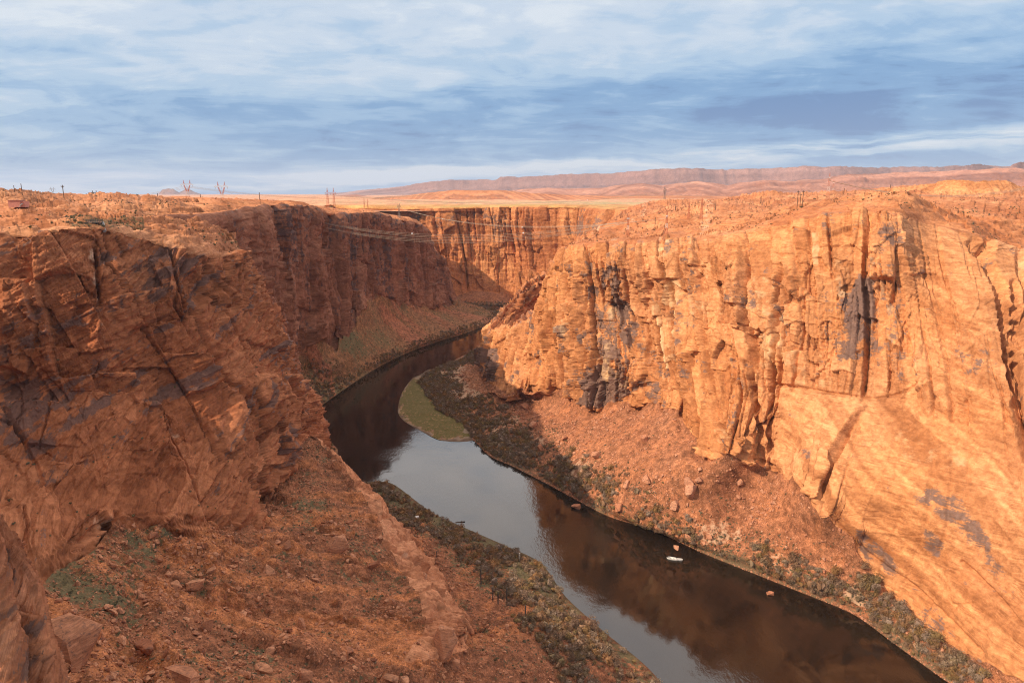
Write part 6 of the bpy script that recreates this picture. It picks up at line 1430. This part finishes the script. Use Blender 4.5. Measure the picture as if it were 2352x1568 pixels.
def attach(key, k):
    p, s, rz, kind = PYL[key]; x = (9.5 if kind == 'delta' else 9) * k * s; z = (28.4 if kind == 'delta' else 27.6) * s
    return Vector((p[0] + x * math.cos(rz), p[1] + x * math.sin(rz), p[2] - .8 + z))
def wire(a, b, sag, label, balls=(), r=.06, mat=None, grp='power lines across the canyon'):
    t = empty('power_line', a); m = MB(); n = 40; pts = []
    for i in range(n + 1):
        q_ = i / n; p = a.lerp(b, q_); p.z -= sag * 4 * q_ * (1 - q_); pts.append(p - a)
    for i in range(n): m.bar(pts[i], pts[i + 1], r)
    m.build('wire', mat or M_WIRE, t)
    for f in balls:
        p = pts[int(f * n)]
        bm = bmesh.new(); bmesh.ops.create_icosphere(bm, subdivisions=2, radius=.85); me = bpy.data.meshes.new('marker_ball'); bm.to_mesh(me); bm.free(); me.materials.append(M_BALL)
        o = bpy.data.objects.new('marker_ball', me); C.objects.link(o); o.parent = t; o.location = p
    tagt(t, label, 'power line', grp)
names = ['upper', 'middle', 'lower']
for i, k in enumerate((-1, 0, 1)):
    wire(attach('B', k) + Vector((0, 0, -4)), attach('K', k), 30 + 2 * i, f'{names[i]} strand of the pale cable bundle sagging in front of the dark wall', (.3, .55, .8) if i == 0 else ())
    wire(attach('B', k) + Vector((1, 0, -7)), attach('K', k) + Vector((0, 0, -2)), 33 + 2 * i, f'{names[i]} strand of the second pale cable bundle just under the first', ())
    wire(attach('F', k), attach('J', k), 16 + i, f'{names[i]} strand of the thin cable run from the grey rim pylon to the right rim', (.25, .6) if i == 2 else ())
    wire(attach('A', k), attach('B', k) + Vector((260, 120, -6)), 10, f'{names[i]} line running right from the nearer left skyline pylon', (), r=.06)
    wire(attach('D', k), attach('G', k), 18, f'{names[i]} line from the orange twin mast pylon over the far plateau', (.3, .7) if i == 0 else (), r=.08)
    wire(attach('L', k), Vector(PD(2460, 404 + 3 * i, 620)), 14, f'{names[i]} line leaving the picture to the right of the largest pylon', (), r=.08)
    wire(Vector(PD(-80, 438 + 2 * i, 700)), attach('A', k), 12, f'{names[i]} line reaching the nearer left pylon from the left edge', (), r=.06)

def on_ground(u, v, D_): 
    p, n, F = ground(u, v, D_); return p
# pink shed with a lean-to roof, an extension and a pipe
p = on_ground(45, 476, ND); s = p[1] / FPX
sh = empty('shed', (p[0], p[1], p[2] - .5), .12)
m = MB(); m.box(-16 * s, 9 * s, -3, 3, 0, 13 * s + .5); m.build('wall', M_PINK, sh)
m = MB(); m.box(9 * s, 17 * s, -2.2, 2.6, 0, 11.5 * s + .5); m.build('extension', M_PINK, sh)
m = MB(); m.box(-16.8 * s, 10 * s, -3.4, 3.4, 13 * s + .5, 14.2 * s + .5); m.build('roof', M_ROOF, sh)
m = MB(); m.box(2 * s, 6 * s, -3.04, -2.9, .5, 9 * s); m.build('door', M_PINK, sh)
m = MB(); m.bar((8 * s, -3.4, .3), (12 * s, -3.4, 7 * s), .22); m.bar((12 * s, -3.4, 7 * s), (13.5 * s, -2.6, 7.3 * s), .22); m.build('pipe', M_GREY, sh)
tagt(sh, 'small pink windowless shed with a sloping pipe on the left plateau', 'shed')
# lookout platform bolted to the rim
p = on_ground(222, 512, ND); s = p[1] / FPX
pf = empty('viewing_platform', (p[0], p[1] - 1.5, p[2] + .6), .05)
m = MB(); m.box(-14 * s, 14 * s, -2.2, 2.2, -.15, .15); m.build('deck', M_RAIL, pf)
for y in (-2.1, 2.1):
    m = MB()
    for z in (1.3, .7): m.bar((-14 * s, y, z), (14 * s, y, z), .07)
    m.build('handrail', M_RAIL, pf)
    for k in range(8):
        m = MB(); m.bar(((-14 + 4 * k) * s, y, 0), ((-14 + 4 * k) * s, y, 1.35), .07); m.build('rail_post', M_RAIL, pf)
for x in (-10, 0, 10):
    m = MB(); m.bar((x * s, -1.9, 0), (x * s, 2, -3.2), .14); m.build('brace', M_RAIL, pf)
m = MB(); m.bar((12 * s, 0, 0), (12 * s, 0, 10 * s), .09); m.build('mast', M_RAIL, pf)
tagt(pf, 'dark steel viewing platform with railings on the left rim', 'platform')
p = on_ground(236, 511, ND); q_ = on_ground(243, 532, ND)
ch = empty('chute', tuple(p)); d_ = Vector(q_ - p); nrm = Vector((.5, -1, .3)).normalized() * .5
m = MB(); m.bar(nrm, d_ + nrm, .6); m.build('trough', M_CONC, ch)
m = MB(); m.bar(nrm * 2 + Vector((.5, 0, .3)), d_ + nrm * 2 + Vector((.5, 0, .3)), .14); m.build('pipe', M_GREY, ch)
tagt(ch, 'narrow concrete chute running down the rock from the platform', 'chute')
# white gauge box
p = on_ground(958, 1193, TD); s = np.hypot(p[1], CH - p[2]) / FPX
gb = empty('gauge_box', (p[0], p[1], p[2] - .2), .5)
m = MB(); m.box(-3.4 * s, 3.4 * s, -3 * s, 3 * s, 0, 9 * s + .2); m.build('cabinet', M_CREAM, gb)
m = MB(); m.box(-3.8 * s, 3.8 * s, -3.4 * s, 3.4 * s, 9 * s + .2, 9.8 * s + .2); m.build('lid', M_WHITE, gb)
m = MB(); m.box(-2.6 * s, 2.6 * s, -3.04 * s - .02, -3.0 * s, 1.2 * s, 8 * s); m.build('door', M_CREAM, gb)
tagt(gb, 'white instrument cabinet standing above the left bank thicket', 'cabinet')
# two moored boats
def boat(u, v, L_, label, rz):
    p = PZ(u, v, 0); t = empty('boat', (p[0], p[1], .05), rz); W2 = L_ * .17; n = 14
    vs = []; fs = []
    for i in range(n + 1):
        a = i / n * 2 - 1; w = W2 * (1 - abs(a) ** 3.2) ** .6 + .02
        for (sx, z) in ((-1, .75), (-.75, -.1), (0, -.25), (.75, -.1), (1, .75)): vs.append((a * L_ / 2, sx * w, z))
    for i in range(n):
        for j in range(4): k = i * 5 + j; fs.append((k, k + 1, k + 6, k + 5))
    me = bpy.data.meshes.new('hull'); me.from_pydata(vs, [], fs); me.materials.append(M_BALL); o = bpy.data.objects.new('hull', me); C.objects.link(o); o.parent = t
    m = MB()
    for i in range(n):
        for j in (0, 4): m.bar(vs[i * 5 + j], vs[i * 5 + 5 + j], .12)
    m.build('gunwale', M_WHITE, t)
    m = MB(); m.box(-L_ * .42, L_ * .42, -W2 * .72, W2 * .72, .1, .22); m.build('deck', M_CREAM, t)
    for k in (-.25, .05, .3):
        m = MB(); m.box(L_ * k, L_ * k + .45, -W2 * .7, W2 * .7, .4, .55); m.build('seat', M_GREY, t)
    m = MB(); m.box(-L_ * .47, -L_ * .41, -.35, .35, .5, 1.3); m.build('motor', M_RAIL, t)
    tagt(t, label, 'boat', 'boats moored by the right bank')
boat(1545, 1284, 7.0, 'longer white boat floating off the right bank', -.38)
boat(1560, 1286, 4.2, 'shorter white boat just right of the longer one', -.15)
# drift log
p = PZ(1046, 1199, .1); lg = MB(); lg.bar((0, 0, 0), (6.5, .9, .2), .22); lg.bar((3.5, .4, .1), (4.6, 1.6, .5), .12)
o = lg.build('driftwood', M_WOOD); o.location = tuple(p); tagt(o, 'dark driftwood log poking into the water from the left bank', 'log')
print('objects', time.time() - T00)
